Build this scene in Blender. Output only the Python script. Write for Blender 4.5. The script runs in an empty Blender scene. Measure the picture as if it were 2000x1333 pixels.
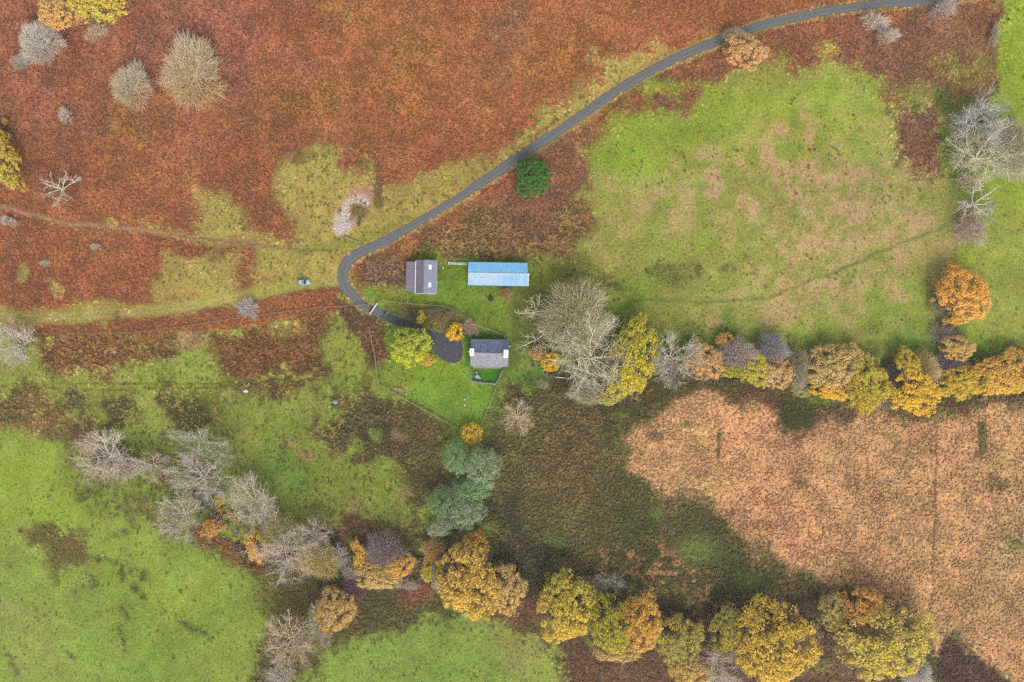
import bpy, bmesh, math, random
import numpy as np
from mathutils import Vector, Matrix

R = math.radians
S = 0.175            # metres on the ground per photograph pixel
H = 233.0            # camera height above the ground
K = 0.36             # photograph brightness to base colour
SC = bpy.context.scene
COL = SC.collection

# ------------------------------------------------------------------ camera
cam_d = bpy.data.cameras.new('camera')
cam_d.sensor_width = 36.0
cam_d.lens = 36.0 * H / (2000 * S)
cam_d.clip_start = 1.0
cam_d.clip_end = 8000.0
cam = bpy.data.objects.new('camera', cam_d)
cam.location = (0, 0, H)
COL.objects.link(cam)
SC.camera = cam

# ------------------------------------------------------------------ sky, sun, exposure (bright overcast)
SUN_AZ, SUN_EL = R(166), R(42)          # azimuth clockwise from +Y
world = bpy.data.worlds.new('World')
SC.world = world
world.use_nodes = True
wn, wl = world.node_tree.nodes, world.node_tree.links
bg = wn['Background']
sky = wn.new('ShaderNodeTexSky')
sky.sky_type = 'NISHITA'
sky.sun_disc = False
sky.sun_elevation = SUN_EL
sky.sun_rotation = SUN_AZ
sky.air_density = 1.0
sky.dust_density = 4.0
hsv = wn.new('ShaderNodeHueSaturation')
hsv.inputs['Saturation'].default_value = 0.3
wl.new(sky.outputs[0], hsv.inputs['Color'])
wl.new(hsv.outputs[0], bg.inputs['Color'])
bg.inputs['Strength'].default_value = 0.15
sun_d = bpy.data.lights.new('sun', 'SUN')
sun_d.energy = 0.75
sun_d.angle = R(24)
sun_d.color = (1.0, 0.95, 0.87)
sun = bpy.data.objects.new('sun', sun_d)
to_sun = Vector((math.sin(SUN_AZ) * math.cos(SUN_EL), math.cos(SUN_AZ) * math.cos(SUN_EL), math.sin(SUN_EL)))
sun.rotation_euler = to_sun.to_track_quat('Z', 'Y').to_euler()
sun.location = to_sun * 300
COL.objects.link(sun)
SC.cycles.use_denoising = False      # keep the fine grain of the vegetation
SC.view_settings.view_transform = 'Standard'
SC.view_settings.look = 'None'
SC.view_settings.gamma = 1.0
SC.view_settings.use_curve_mapping = False
SC.view_settings.exposure = 1.45

# ------------------------------------------------------------------ helpers
def lin(c):
    a = np.asarray(c, float) / 255.0
    return np.where(a <= 0.04045, a / 12.92, ((a + 0.055) / 1.055) ** 2.4)

def alb(c, g=1.0, grey=0.0):
    v = lin(c)
    v = v * (1 - grey) + v.mean() * grey
    v = np.clip(v * K * g, 0, 0.9)
    return (float(v[0]), float(v[1]), float(v[2]), 1.0)

def P(px, py, h=0.0):
    k = S * (1 - h / H)
    return Vector(((px - 1000) * k, (666.5 - py) * k, 0))

def empty(name, loc, rz=0.0):
    o = bpy.data.objects.new(name, None)
    o.empty_display_size = 0.5
    COL.objects.link(o)
    o.location = loc
    o.rotation_euler = (0, 0, rz)
    return o

def tag(o, label, cat, group=None):
    o['label'] = label
    o['category'] = cat
    if group:
        o['group'] = group
    return o

def link(name, me, parent=None, mat=None, loc=None):
    o = bpy.data.objects.new(name, me)
    COL.objects.link(o)
    if parent:
        o.parent = parent
    if mat:
        if len(me.materials) == 0:
            me.materials.append(mat)
        else:
            o.material_slots[0].link = 'OBJECT'
            o.material_slots[0].material = mat
    if loc is not None:
        o.location = loc
    return o

def mesh_np(name, V, F, attrs=None, smooth=False):
    """fast mesh from numpy arrays; F is (n,3) or (n,4)"""
    me = bpy.data.meshes.new(name)
    V = np.ascontiguousarray(V, dtype=np.float32)
    F = np.ascontiguousarray(F, dtype=np.int32)
    n, k = F.shape
    me.vertices.add(len(V))
    me.vertices.foreach_set('co', V.ravel())
    me.loops.add(n * k)
    me.loops.foreach_set('vertex_index', F.ravel())
    me.polygons.add(n)
    me.polygons.foreach_set('loop_start', np.arange(0, n * k, k, dtype=np.int32))
    if smooth:
        me.polygons.foreach_set('use_smooth', np.ones(n, dtype=bool))
    me.update(calc_edges=True)
    for an, (typ, data) in (attrs or {}).items():
        a = me.attributes.new(an, typ, 'POINT')
        d = np.ascontiguousarray(data, dtype=np.float32).ravel()
        a.data.foreach_set('color' if typ == 'FLOAT_COLOR' else 'value', d)
    return me

def bm_mesh(name, bm):
    me = bpy.data.meshes.new(name)
    bm.normal_update()
    bm.to_mesh(me)
    bm.free()
    return me

def add_box(bm, x0, x1, y0, y1, z0, z1):
    v = [bm.verts.new(c) for c in ((x0, y0, z0), (x1, y0, z0), (x1, y1, z0), (x0, y1, z0),
                                   (x0, y0, z1), (x1, y0, z1), (x1, y1, z1), (x0, y1, z1))]
    for f in ((3, 2, 1, 0), (4, 5, 6, 7), (0, 1, 5, 4), (1, 2, 6, 5), (2, 3, 7, 6), (3, 0, 4, 7)):
        bm.faces.new([v[i] for i in f])
    return v

def box_mesh(name, x0, x1, y0, y1, z0, z1, bevel=0.0):
    bm = bmesh.new()
    add_box(bm, x0, x1, y0, y1, z0, z1)
    if bevel:
        bmesh.ops.bevel(bm, geom=bm.edges[:], offset=bevel, segments=1, affect='EDGES')
    return bm_mesh(name, bm)

def prism(bm, poly, a0, a1, axis='y'):
    """extrude a closed 2D polygon (in x,z or y,z) along the other axis"""
    def pt(p, a):
        return (p[0], a, p[1]) if axis == 'y' else (a, p[0], p[1])
    va = [bm.verts.new(pt(p, a0)) for p in poly]
    vb = [bm.verts.new(pt(p, a1)) for p in poly]
    n = len(poly)
    bm.faces.new(va)
    bm.faces.new(vb[::-1])
    for i in range(n):
        bm.faces.new((va[i], vb[i], vb[(i + 1) % n], va[(i + 1) % n]))
    bmesh.ops.recalc_face_normals(bm, faces=bm.faces[:])

def cyl_mesh(name, r0, r1, z0, z1, n=10, axis=None, c=(0, 0)):
    bm = bmesh.new()
    a = [bm.verts.new((c[0] + r0 * math.cos(t * 2 * math.pi / n), c[1] + r0 * math.sin(t * 2 * math.pi / n), z0)) for t in range(n)]
    b = [bm.verts.new((c[0] + r1 * math.cos(t * 2 * math.pi / n), c[1] + r1 * math.sin(t * 2 * math.pi / n), z1)) for t in range(n)]
    bm.faces.new(a[::-1])
    bm.faces.new(b)
    for i in range(n):
        bm.faces.new((a[i], a[(i + 1) % n], b[(i + 1) % n], b[i]))
    if axis == 'y':
        bmesh.ops.rotate(bm, verts=bm.verts[:], matrix=Matrix.Rotation(R(90), 3, 'X'))
    return bm_mesh(name, bm)

def rock_mesh(name, seed, rx, ry, rz):
    rnd = random.Random(seed)
    bm = bmesh.new()
    bmesh.ops.create_icosphere(bm, subdivisions=2, radius=1.0)
    ks = [(Vector((rnd.uniform(-1, 1), rnd.uniform(-1, 1), rnd.uniform(-.3, 1))).normalized(), rnd.uniform(.55, .9)) for _ in range(9)]
    for v in bm.verts:
        for n, d in ks:
            t = v.co.dot(n)
            if t > d:
                v.co -= n * (t - d)
        v.co *= 1 + rnd.uniform(-.05, .05)
        v.co = Vector((v.co.x * rx, v.co.y * ry, v.co.z * rz + rz * 0.35))
    return bm_mesh(name, bm)

# ------------------------------------------------------------------ materials
def nodes_of(name):
    m = bpy.data.materials.new(name)
    m.use_nodes = True
    nt = m.node_tree
    return m, nt.nodes, nt.links, nt.nodes['Principled BSDF']

def noise_mat(name, c0, c1, scale=2.0, rough=0.85, bump=0.0, bscale=None, detail=6.0, spec=0.2, metallic=0.0, c2=None, s2=20.0, f2=0.4, island=0.0):
    m, n, l, b = nodes_of(name)
    tc = n.new('ShaderNodeTexCoord')
    nz = n.new('ShaderNodeTexNoise')
    nz.inputs['Scale'].default_value = scale
    nz.inputs['Detail'].default_value = detail
    l.new(tc.outputs['Object'], nz.inputs['Vector'])
    rp = n.new('ShaderNodeValToRGB')
    rp.color_ramp.elements[0].position = 0.3
    rp.color_ramp.elements[1].position = 0.7
    rp.color_ramp.elements[0].color = c0
    rp.color_ramp.elements[1].color = c1
    l.new(nz.outputs['Fac'], rp.inputs['Fac'])
    src = rp.outputs['Color']
    if c2:
        n2 = n.new('ShaderNodeTexNoise')
        n2.inputs['Scale'].default_value = s2
        n2.inputs['Detail'].default_value = 3
        l.new(tc.outputs['Object'], n2.inputs['Vector'])
        r2 = n.new('ShaderNodeValToRGB')
        r2.color_ramp.elements[0].position = 0.52
        r2.color_ramp.elements[1].position = 0.62
        l.new(n2.outputs['Fac'], r2.inputs['Fac'])
        ml = n.new('ShaderNodeMath')
        ml.operation = 'MULTIPLY'
        ml.inputs[1].default_value = f2
        l.new(r2.outputs['Color'], ml.inputs[0])
        mx = n.new('ShaderNodeMix')
        mx.data_type = 'RGBA'
        l.new(ml.outputs[0], mx.inputs[0])
        l.new(src, mx.inputs[6])
        mx.inputs[7].default_value = c2
        src = mx.outputs[2]
    if island:                   # every loose piece (slate) has its own shade
        ge = n.new('ShaderNodeNewGeometry')
        mi = n.new('ShaderNodeMapRange')
        mi.inputs['To Min'].default_value = 1 - island
        mi.inputs['To Max'].default_value = 1 + island
        l.new(ge.outputs['Random Per Island'], mi.inputs['Value'])
        vi = n.new('ShaderNodeVectorMath')
        vi.operation = 'SCALE'
        l.new(src, vi.inputs[0])
        l.new(mi.outputs[0], vi.inputs['Scale'])
        src = vi.outputs[0]
    l.new(src, b.inputs['Base Color'])
    b.inputs['Roughness'].default_value = rough
    b.inputs['Metallic'].default_value = metallic
    b.inputs['Specular IOR Level'].default_value = spec
    if bump:
        bp = n.new('ShaderNodeBump')
        bp.inputs['Strength'].default_value = bump
        nb = n.new('ShaderNodeTexNoise')
        nb.inputs['Scale'].default_value = bscale or scale * 4
        nb.inputs['Detail'].default_value = 4
        l.new(tc.outputs['Object'], nb.inputs['Vector'])
        l.new(nb.outputs['Fac'], bp.inputs['Height'])
        l.new(bp.outputs['Normal'], b.inputs['Normal'])
    return m

def corrugated_mat(name, c0, c1, axis, rough=0.45, period=0.16, spec=0.3):
    """weathered profiled sheet: stains from noise, ribs as fine relief"""
    m = noise_mat(name, c0, c1, scale=0.6, rough=rough, spec=spec, c2=tuple(v * f for v, f in zip(c0, (.72, .68, .62, 1))), s2=1.6, f2=.45)
    n, l = m.node_tree.nodes, m.node_tree.links
    b = n['Principled BSDF']
    tc = n.new('ShaderNodeTexCoord')
    wv = n.new('ShaderNodeTexWave')
    wv.wave_type = 'BANDS'
    wv.bands_direction = axis
    wv.inputs['Scale'].default_value = 2 * math.pi / (20 * period)
    l.new(tc.outputs['Object'], wv.inputs['Vector'])
    bp = n.new('ShaderNodeBump')
    bp.inputs['Strength'].default_value = 0.35
    bp.inputs['Distance'].default_value = 0.02
    l.new(wv.outputs['Fac'], bp.inputs['Height'])
    l.new(bp.outputs['Normal'], b.inputs['Normal'])
    return m

def tuft_mat(name, trans=0.25):
    m, n, l, b = nodes_of(name)
    n.remove(b)
    at = n.new('ShaderNodeAttribute')
    at.attribute_name = 'Col'
    df = n.new('ShaderNodeBsdfDiffuse')
    tr = n.new('ShaderNodeBsdfTranslucent')
    mx = n.new('ShaderNodeMixShader')
    mx.inputs[0].default_value = trans
    l.new(at.outputs['Color'], df.inputs['Color'])
    l.new(at.outputs['Color'], tr.inputs['Color'])
    l.new(df.outputs[0], mx.inputs[1])
    l.new(tr.outputs[0], mx.inputs[2])
    l.new(mx.outputs[0], n['Material Output'].inputs['Surface'])
    return m

def foliage_mat(name, trans=0.3, lo=0.7, hi=1.3):
    """two tints per tree, mixed bough by bough; every leaf varies a little"""
    m, n, l, b = nodes_of(name)
    n.remove(b)
    oi = n.new('ShaderNodeObjectInfo')
    tb = n.new('ShaderNodeAttribute')
    tb.attribute_type = 'OBJECT'
    tb.attribute_name = 'tint_b'
    fb = n.new('ShaderNodeAttribute')
    fb.attribute_name = 'bough'
    fl = n.new('ShaderNodeAttribute')
    fl.attribute_name = 'leafv'
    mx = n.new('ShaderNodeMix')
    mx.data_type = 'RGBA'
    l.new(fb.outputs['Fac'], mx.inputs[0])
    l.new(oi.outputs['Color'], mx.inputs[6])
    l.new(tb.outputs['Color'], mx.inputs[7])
    mr = n.new('ShaderNodeMapRange')
    mr.inputs['To Min'].default_value = lo
    mr.inputs['To Max'].default_value = hi
    l.new(fl.outputs['Fac'], mr.inputs['Value'])
    vm = n.new('ShaderNodeVectorMath')
    vm.operation = 'SCALE'
    l.new(mx.outputs[2], vm.inputs[0])
    l.new(mr.outputs[0], vm.inputs['Scale'])
    df = n.new('ShaderNodeBsdfDiffuse')
    tr = n.new('ShaderNodeBsdfTranslucent')
    ms = n.new('ShaderNodeMixShader')
    ms.inputs[0].default_value = trans
    l.new(vm.outputs[0], df.inputs['Color'])
    l.new(vm.outputs[0], tr.inputs['Color'])
    l.new(df.outputs[0], ms.inputs[1])
    l.new(tr.outputs[0], ms.inputs[2])
    l.new(ms.outputs[0], n['Material Output'].inputs['Surface'])
    return m

M_TUFT = tuft_mat('dry_fronds')
M_LEAF = foliage_mat('autumn_leaves', trans=.35, lo=.8, hi=1.2)
M_TWIG = foliage_mat('twigs', trans=0.0, lo=0.75, hi=1.25)
M_BARK = noise_mat('bark', alb((120, 105, 85)), alb((165, 150, 130)), scale=3, bump=0.4)
M_PALEBARK = noise_mat('bleached_bark', alb((190, 180, 165), 1.3), alb((225, 215, 200), 1.3), scale=3, bump=0.3)
M_WOOD = noise_mat('weathered_wood', alb((150, 150, 110)), alb((195, 190, 150)), scale=2.5, bump=0.3)
M_STONE = noise_mat('field_stone', alb((140, 138, 132)), alb((205, 203, 198)), scale=2.2, bump=0.5, c2=alb((120, 125, 85)), s2=3, f2=0.6)
M_WHITE_STONE = noise_mat('pale_stone', alb((205, 203, 200)), alb((245, 244, 242), 1.1), scale=2.2, bump=0.4)
M_WHITE = noise_mat('white_paint', (.40, .40, .40, 1), (.56, .56, .57, 1), scale=1.5, rough=.6)
M_GALV = noise_mat('galvanised_steel', (.5, .51, .52, 1), (.68, .69, .7, 1), scale=3, rough=.45, metallic=.2)
M_DARK = noise_mat('dark_rubber', (.012, .012, .013, 1), (.03, .03, .032, 1), scale=5, rough=.8)

# ------------------------------------------------------------------ ground cover layout (what grows where)
X0, X1, Y0, Y1, CS = -320, 2320, -250, 1583, 2.0
NX, NY = int((X1 - X0) / CS) + 1, int((Y1 - Y0) / CS) + 1
GX = X0 + np.arange(NX) * CS
GY = Y0 + np.arange(NY) * CS

def vnoise(cell, seed):
    """smooth value noise over the layout, feature size in photograph pixels"""
    rng = np.random.RandomState(seed)
    nx, ny = int((X1 - X0) / cell) + 3, int((Y1 - Y0) / cell) + 3
    g = rng.rand(ny, nx)
    fx, fy = (GX - X0) / cell, (GY - Y0) / cell
    ix, iy = fx.astype(int), fy.astype(int)
    tx, ty = fx - ix, fy - iy
    tx, ty = tx * tx * (3 - 2 * tx), ty * ty * (3 - 2 * ty)
    a = g[iy][:, ix] * (1 - tx) + g[iy][:, ix + 1] * tx
    b = g[iy + 1][:, ix] * (1 - tx) + g[iy + 1][:, ix + 1] * tx
    return a * (1 - ty)[:, None] + b * ty[:, None]

def fbm(cell, seed, octs=4):
    t, w, s = 0, 0, 1.0
    for o in range(octs):
        t = t + s * vnoise(max(cell / 2 ** o, 2.5), seed * 17 + o)
        w += s
        s *= 0.55
    return t / w

WXA = (fbm(46, 1, 5) - .5) * 4
WYA = (fbm(46, 2, 5) - .5) * 4
FN = {k: fbm(c, 30 + i, 4) for i, (k, c) in enumerate({'fine': 9, 'mid': 26, 'big': 75, 'huge': 200}.items())}

base = np.zeros((NY, NX, 3))
tuft = np.zeros((NY, NX, 3))
DEN = {k: np.zeros((NY, NX)) for k in ('bracken', 'rush', 'straw', 'grass', 'scrub')}

def sdist(poly, px, py):
    d = np.full(px.shape, 1e9)
    ins = np.zeros(px.shape, bool)
    n = len(poly)
    for i in range(n):
        x0, y0 = poly[i]
        x1, y1 = poly[(i + 1) % n]
        ex, ey = x1 - x0, y1 - y0
        t = np.clip(((px - x0) * ex + (py - y0) * ey) / (ex * ex + ey * ey + 1e-9), 0, 1)
        d = np.minimum(d, (px - x0 - t * ex) ** 2 + (py - y0 - t * ey) ** 2)
        if y0 != y1:
            c = ((y0 > py) != (y1 > py)) & (px < (x1 - x0) * (py - y0) / (y1 - y0) + x0)
            ins ^= c
    return np.where(ins, -np.sqrt(d), np.sqrt(d))

def ldist(line, px, py):
    d = np.full(px.shape, 1e9)
    for (x0, y0), (x1, y1) in zip(line[:-1], line[1:]):
        ex, ey = x1 - x0, y1 - y0
        t = np.clip(((px - x0) * ex + (py - y0) * ey) / (ex * ex + ey * ey + 1e-9), 0, 1)
        d = np.minimum(d, (px - x0 - t * ex) ** 2 + (py - y0 - t * ey) ** 2)
    return np.sqrt(d)

def window(pts, pad):
    xs, ys = [p[0] for p in pts], [p[1] for p in pts]
    i0 = max(0, int((min(xs) - pad - X0) / CS)); i1 = min(NX, int((max(xs) + pad - X0) / CS) + 2)
    j0 = max(0, int((min(ys) - pad - Y0) / CS)); j1 = min(NY, int((max(ys) + pad - Y0) / CS) + 2)
    return slice(j0, j1), slice(i0, i1)

def apply(win, m, cov):
    mm = m[..., None]
    if cov.get('ground') is not None:
        base[win] = base[win] * (1 - mm) + np.array(cov['ground']) * mm
    if cov.get('tuft') is not None:
        tuft[win] = tuft[win] * (1 - mm) + np.array(cov['tuft']) * mm
    for k in DEN:
        if k in cov:
            DEN[k][win] = DEN[k][win] * (1 - m) + cov[k] * m

def warp(win, amp):
    px = GX[win[1]][None, :] + WXA[win] * amp
    py = GY[win[0]][:, None] + WYA[win] * amp
    return px, py

def area(pts, cov, amp=22, soft=10, op=1.0, mot=None):
    if amp >= 9:                # wild edges are ragged and fade
        amp, soft = amp * 1.35 + 3, soft + 9
    win = window(pts, amp * 3 + soft + 8)
    px, py = warp(win, amp)
    sd = sdist(pts, px, py) + (FN['mid'][win] - .5) * amp * 2.4 + (FN['fine'][win] - .5) * amp * 1.6
    m = np.clip(.5 - sd / (soft + amp * .25), 0, 1) * op
    if mot:      # broken up into patches
        m = m * np.clip((FN[mot[0]][win] - mot[1]) / mot[2] + .5, 0, 1)
    apply(win, m, cov)

def blob(x, y, rx, ry, cov, amp=14, soft=.35, op=1.0, mot=None):
    win = window([(x - rx, y - ry), (x + rx, y + ry)], amp * 2 + max(rx, ry) * soft + 6)
    px, py = warp(win, amp)
    d = np.sqrt(((px - x) / rx) ** 2 + ((py - y) / ry) ** 2)
    m = np.clip(.5 - (d - 1) / soft, 0, 1) * op
    if mot:
        m = m * np.clip((FN[mot[0]][win] - mot[1]) / mot[2] + .5, 0, 1)
    apply(win, m, cov)

def stroke(line, w, cov, amp=6, soft=5, op=1.0, mot=None):
    win = window(line, amp * 2 + w + soft + 4)
    px, py = warp(win, amp)
    m = np.clip(.5 - (ldist(line, px, py) - w) / soft, 0, 1) * op
    if mot:
        m = m * np.clip((FN[mot[0]][win] - mot[1]) / mot[2] + .5, 0, 1)
    apply(win, m, cov)

LANE = [(2330, -46), (2150, -34), (2000, -22), (1890, -8), (1810, 2), (1700, 10), (1600, 25), (1500, 46), (1440, 66), (1400, 81), (1340, 106), (1280, 134), (1200, 180), (1130, 229), (1070, 270), (1010, 309),
        (950, 350), (880, 396), (820, 432), (780, 455), (740, 477), (702, 494), (680, 511), (670, 531), (671, 550), (683, 571), (703, 591), (722, 604)]

def cov(ground, tuftc=None, **d):
    c = dict(bracken=0, rush=0, straw=0, grass=0)
    c.update(d)
    c['ground'] = ground
    c['tuft'] = tuftc if tuftc is not None else ground
    return c

BR = cov((142, 95, 64), (156, 100, 67), bracken=1)
BRP = cov((136, 94, 74), (156, 102, 80), bracken=1)         # pinkish fronds
BRO = cov((148, 101, 64), (162, 107, 68), bracken=1)         # orange fronds
BRD = cov((118, 86, 64), (136, 97, 75), bracken=1)           # dark, wilted
RUS = cov((88, 84, 52), (128, 116, 72), rush=1)
RUD = cov((72, 72, 50), (104, 96, 68), rush=1)
RUB = cov((104, 86, 56), (146, 116, 76), bracken=.25, rush=.9)
RUG = cov((76, 84, 46), (96, 98, 56), rush=.8)
STR = cov((172, 130, 92), (210, 162, 114), straw=1)
GRN = cov((142, 160, 66), (152, 158, 78), grass=.12)
GRB = cov((148, 170, 52), (156, 166, 62), grass=.08)
GRL = cov((126, 160, 54), grass=.05)
GRD = cov((96, 130, 48), (110, 130, 60), grass=.1)
GRY = cov((162, 164, 78), (168, 162, 88), grass=.14)
OLI = cov((180, 162, 84), (180, 158, 90), grass=.45, rush=.05)
OLG = cov((150, 148, 66), (150, 140, 70), grass=.35)
TAN = cov((192, 162, 112), (196, 168, 120), grass=.3)
YARD = cov((128, 152, 52), (135, 150, 60), grass=.12)

PATHS = [([(-300, 360), (0, 405), (60, 418), (120, 436), (250, 447), (330, 460), (420, 468), (530, 486)], 6.5, .08),
         ([(-300, 634), (0, 620), (80, 621), (250, 613), (400, 593), (480, 577), (580, 560), (655, 552)], 15, .12),
         ([(1828, 800), (1826, 960), (1822, 1080), (1818, 1230)], 2.6, .35),
         ([(1690, 830), (1694, 960), (1688, 1100)], 1.6, .55),
         ([(1240, 905), (1330, 880), (1450, 890), (1560, 930)], 1.6, .6),
         ([(780, 20), (770, 120), (730, 220), (735, 330)], 2.5, .6),
         ([(60, 652), (160, 652), (260, 650), (350, 640), (468, 621), (560, 609), (640, 600)], 2.2, .3),
         ([(1010, 318), (1100, 258), (1200, 192), (1300, 140), (1400, 102)], 2.5, .3)]

def layout():
    base[:] = GRN['ground']; tuft[:] = GRN['tuft']; DEN['grass'][:] = .1
    # the bracken hillside, north
    area([(-700, -600), (1975, -600), (1972, 0), (1952, 120), (1935, 190), (1890, 280), (1840, 370), (1500, 330), (1170, 300),
          (1150, 480), (1060, 505), (900, 505), (800, 500), (700, 570), (660, 600), (480, 640), (70, 662), (-700, 690)], BR, amp=18)
    area([(-700, -600), (620, -600), (560, 60), (480, 200), (420, 300), (200, 250), (-700, 300)], BRP, amp=90, soft=110, op=.6)
    area([(620, -100), (1500, -100), (1400, 60), (1150, 110), (1050, 230), (900, 290), (720, 250), (620, 120)], BRO, amp=90, soft=110, op=.75)
    blob(985, 60, 35, 80, BRD, amp=40, soft=1.0, op=.6)
    blob(650, 70, 25, 20, BRD, amp=20, soft=1.0, op=.7)
    for x, y, rx, ry in ((660, 30, 60, 30), (620, 190, 50, 30), (250, 250, 70, 40), (800, 110, 50, 40), (780, 200, 60, 30), (1060, 120, 60, 40)):
        blob(x, y, rx, ry, cov((128, 92, 48), (164, 118, 62), bracken=.95), amp=40, soft=1.1, op=.6)
    for x, y, rx, ry in ((400, 60, 70, 60), (290, 90, 50, 40), (450, 140, 40, 50), (190, 240, 40, 30)):
        blob(x, y, rx, ry, cov((124, 86, 72), (152, 100, 84), bracken=.9), amp=40, soft=1.1, op=.5)
    # bracken south of the lane
    area([(1000, 330), (1110, 250), (1200, 190), (1290, 145), (1400, 105), (1440, 100), (1420, 150), (1380, 190), (1290, 200), (1215, 240),
          (1175, 290), (1160, 340), (1130, 400), (1050, 440), (900, 460), (850, 440), (900, 400)], BRD, amp=16, op=.6)
    area([(1480, 60), (1600, 35), (1760, 20), (1960, 10), (1940, 150), (1920, 200), (1850, 230), (1740, 200), (1660, 120), (1560, 110)], BRD, amp=18, op=.75)
    area([(1485, 55), (1600, 32), (1700, 22), (1700, 40), (1600, 75), (1490, 95)], BRO, amp=10, op=.5)
    # rough brown rushes above the barn and beside the lane
    area([(800, 500), (840, 455), (900, 425), (960, 395), (1010, 400), (1090, 390), (1135, 395), (1148, 500), (1060, 500), (930, 505), (860, 505)], RUB, amp=14)
    area([(960, 400), (1000, 360), (1080, 350), (1130, 380), (1090, 430), (1030, 470), (980, 450)], BRD, amp=20, soft=30, op=.85)
    area([(697, 520), (730, 500), (770, 495), (788, 530), (786, 572), (740, 572), (705, 565)], cov((112, 88, 66), (142, 113, 86), bracken=.5, rush=.5), amp=8)
    blob(740, 562, 40, 10, OLG, amp=8, op=.8)
    # the large hay field, east
    area([(1060, 560), (1060, 505), (1145, 500), (1150, 400), (1138, 380), (1162, 330), (1178, 280), (1215, 232), (1240, 245), (1290, 200), (1370, 195),
          (1410, 165), (1432, 128), (1500, 112), (1555, 140), (1580, 120), (1600, 92), (1660, 105), (1672, 135), (1705, 145), (1710, 180), (1748, 196),
          (1790, 165), (1840, 190), (1860, 250), (1870, 300), (1866, 370), (1880, 450), (1860, 530), (1860, 700), (1500, 700), (1300, 680), (1160, 640)], GRY, amp=16)
    blob(1330, 245, 150, 60, GRB, amp=50, soft=.8, op=.75)
    blob(1590, 220, 110, 90, GRB, amp=50, soft=.8, op=.6)
    blob(1210, 290, 50, 60, GRB, amp=30, soft=.8, op=.5)
    for x, y, rx, ry in ((1690, 300, 12, 40), (1640, 430, 40, 30), (1300, 370, 40, 30), (1320, 470, 60, 30), (1230, 560, 60, 40), (1560, 640, 120, 25), (1760, 620, 60, 60)):
        blob(x, y, rx, ry, cov((146, 168, 60), grass=.1), amp=25, soft=.9, op=.7)
    area([(1150, 370), (1300, 330), (1480, 250), (1620, 230), (1760, 280), (1840, 380), (1850, 480), (1780, 600), (1500, 660), (1380, 620), (1480, 520), (1380, 460),
          (1200, 480), (1150, 440)], TAN, amp=40, soft=60, op=.95, mot=('mid', .53, .16))
    area([(1560, 330), (1740, 330), (1830, 420), (1800, 500), (1600, 540), (1480, 480)], TAN, amp=40, soft=60, op=.9, mot=('fine', .49, .2))
    area([(1230, 380), (1420, 330), (1470, 400), (1330, 440)], cov((196, 160, 120), (196, 160, 120), grass=.2), amp=30, soft=40, op=.8, mot=('mid', .5, .15))
    for x, y, rx, ry in ((1310, 545, 28, 22), (1350, 530, 16, 16), (1200, 555, 28, 12), (1275, 530, 18, 12), (1420, 525, 30, 7), (1450, 500, 14, 8), (1190, 540, 22, 16)):
        blob(x, y, rx, ry, cov((110, 112, 56), (128, 116, 66), rush=.6), amp=10, soft=.8, op=.85, mot=('fine', .45, .15))
    area([(1745, 210), (1790, 190), (1835, 215), (1840, 300), (1830, 350), (1790, 352), (1765, 300)], BRD, amp=16)
    area([(1700, 160), (1760, 150), (1830, 90), (1930, 80), (1935, 130), (1920, 190), (1870, 190), (1840, 175), (1800, 200), (1740, 205)], OLG, amp=14, op=.7, mot=('mid', .48, .2))
    area([(1840, 200), (1935, 190), (1880, 360), (1850, 360)], GRD, amp=14, op=.7)
    blob(1500, 160, 70, 25, OLG, amp=20, op=.5)
    stroke([(1235, 585), (1320, 588), (1420, 590), (1500, 580), (1580, 548), (1660, 518), (1760, 475), (1850, 442)], 1.7, cov((90, 114, 48), grass=0), amp=5, soft=5, op=.75)
    # pasture at the right edge
    area([(1972, 0), (2000, -30), (2700, -600), (2700, 720), (1850, 710), (1862, 500), (1905, 400), (1940, 200), (1948, 60)], GRB, amp=8)
    area([(1900, 380), (2700, 330), (2700, 720), (1850, 710), (1862, 500)], GRY, amp=30, soft=60, op=.75)
    area([(1200, 625), (1300, 650), (1420, 645), (1560, 680), (1720, 690), (1860, 650), (1960, 690), (2400, 640), (2400, 790), (1200, 760)], GRD, amp=14, soft=30, op=.75)
    area([(1060, 560), (1150, 560), (1250, 620), (1300, 680), (1240, 700), (1100, 660)], GRD, amp=14, soft=30, op=.7)
    # yellow rough grass on both sides of the bend
    area([(1420, 62), (1335, 102), (1290, 72), (1262, 80), (1278, 104), (1200, 105), (1158, 115), (1160, 150), (1100, 192), (1060, 212), (1045, 245), (980, 288),
          (900, 312), (830, 335), (762, 348), (738, 345), (724, 312), (690, 322), (655, 316), (650, 288), (600, 288), (565, 310), (540, 328), (534, 365), (562, 392),
          (572, 440), (560, 485), (500, 470), (480, 560), (660, 560), (690, 500), (780, 450), (900, 380), (1000, 312), (1100, 248), (1200, 176), (1300, 120)], OLI, amp=10)
    stroke([(736, 330), (738, 370), (742, 400)], 9, BRD, amp=8, op=.6)
    stroke([(590, 487), (640, 485), (690, 478), (745, 455), (800, 425)], 9, OLG, amp=6, soft=8, op=.9)
    blob(585, 312, 25, 12, cov((130, 108, 62), (140, 110, 66), grass=.6), amp=12, op=.7)
    area([(365, 362), (385, 352), (410, 385), (460, 405), (490, 440), (530, 482), (600, 490), (560, 502), (490, 482), (330, 457), (260, 444), (265, 432), (350, 445),
          (400, 452), (380, 400)], OLI, amp=9)
    area([(308, 522), (330, 500), (380, 506), (410, 498), (462, 498), (468, 540), (455, 585), (400, 592), (330, 590), (303, 560)], OLI, amp=9)
    for x, y, rx, ry in ((45, 530, 12, 20), (118, 570, 16, 16), (215, 432, 14, 8), (100, 548, 9, 7), (110, 560, 8, 10)):
        blob(x, y, rx, ry, OLI, amp=8, op=.75)
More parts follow.
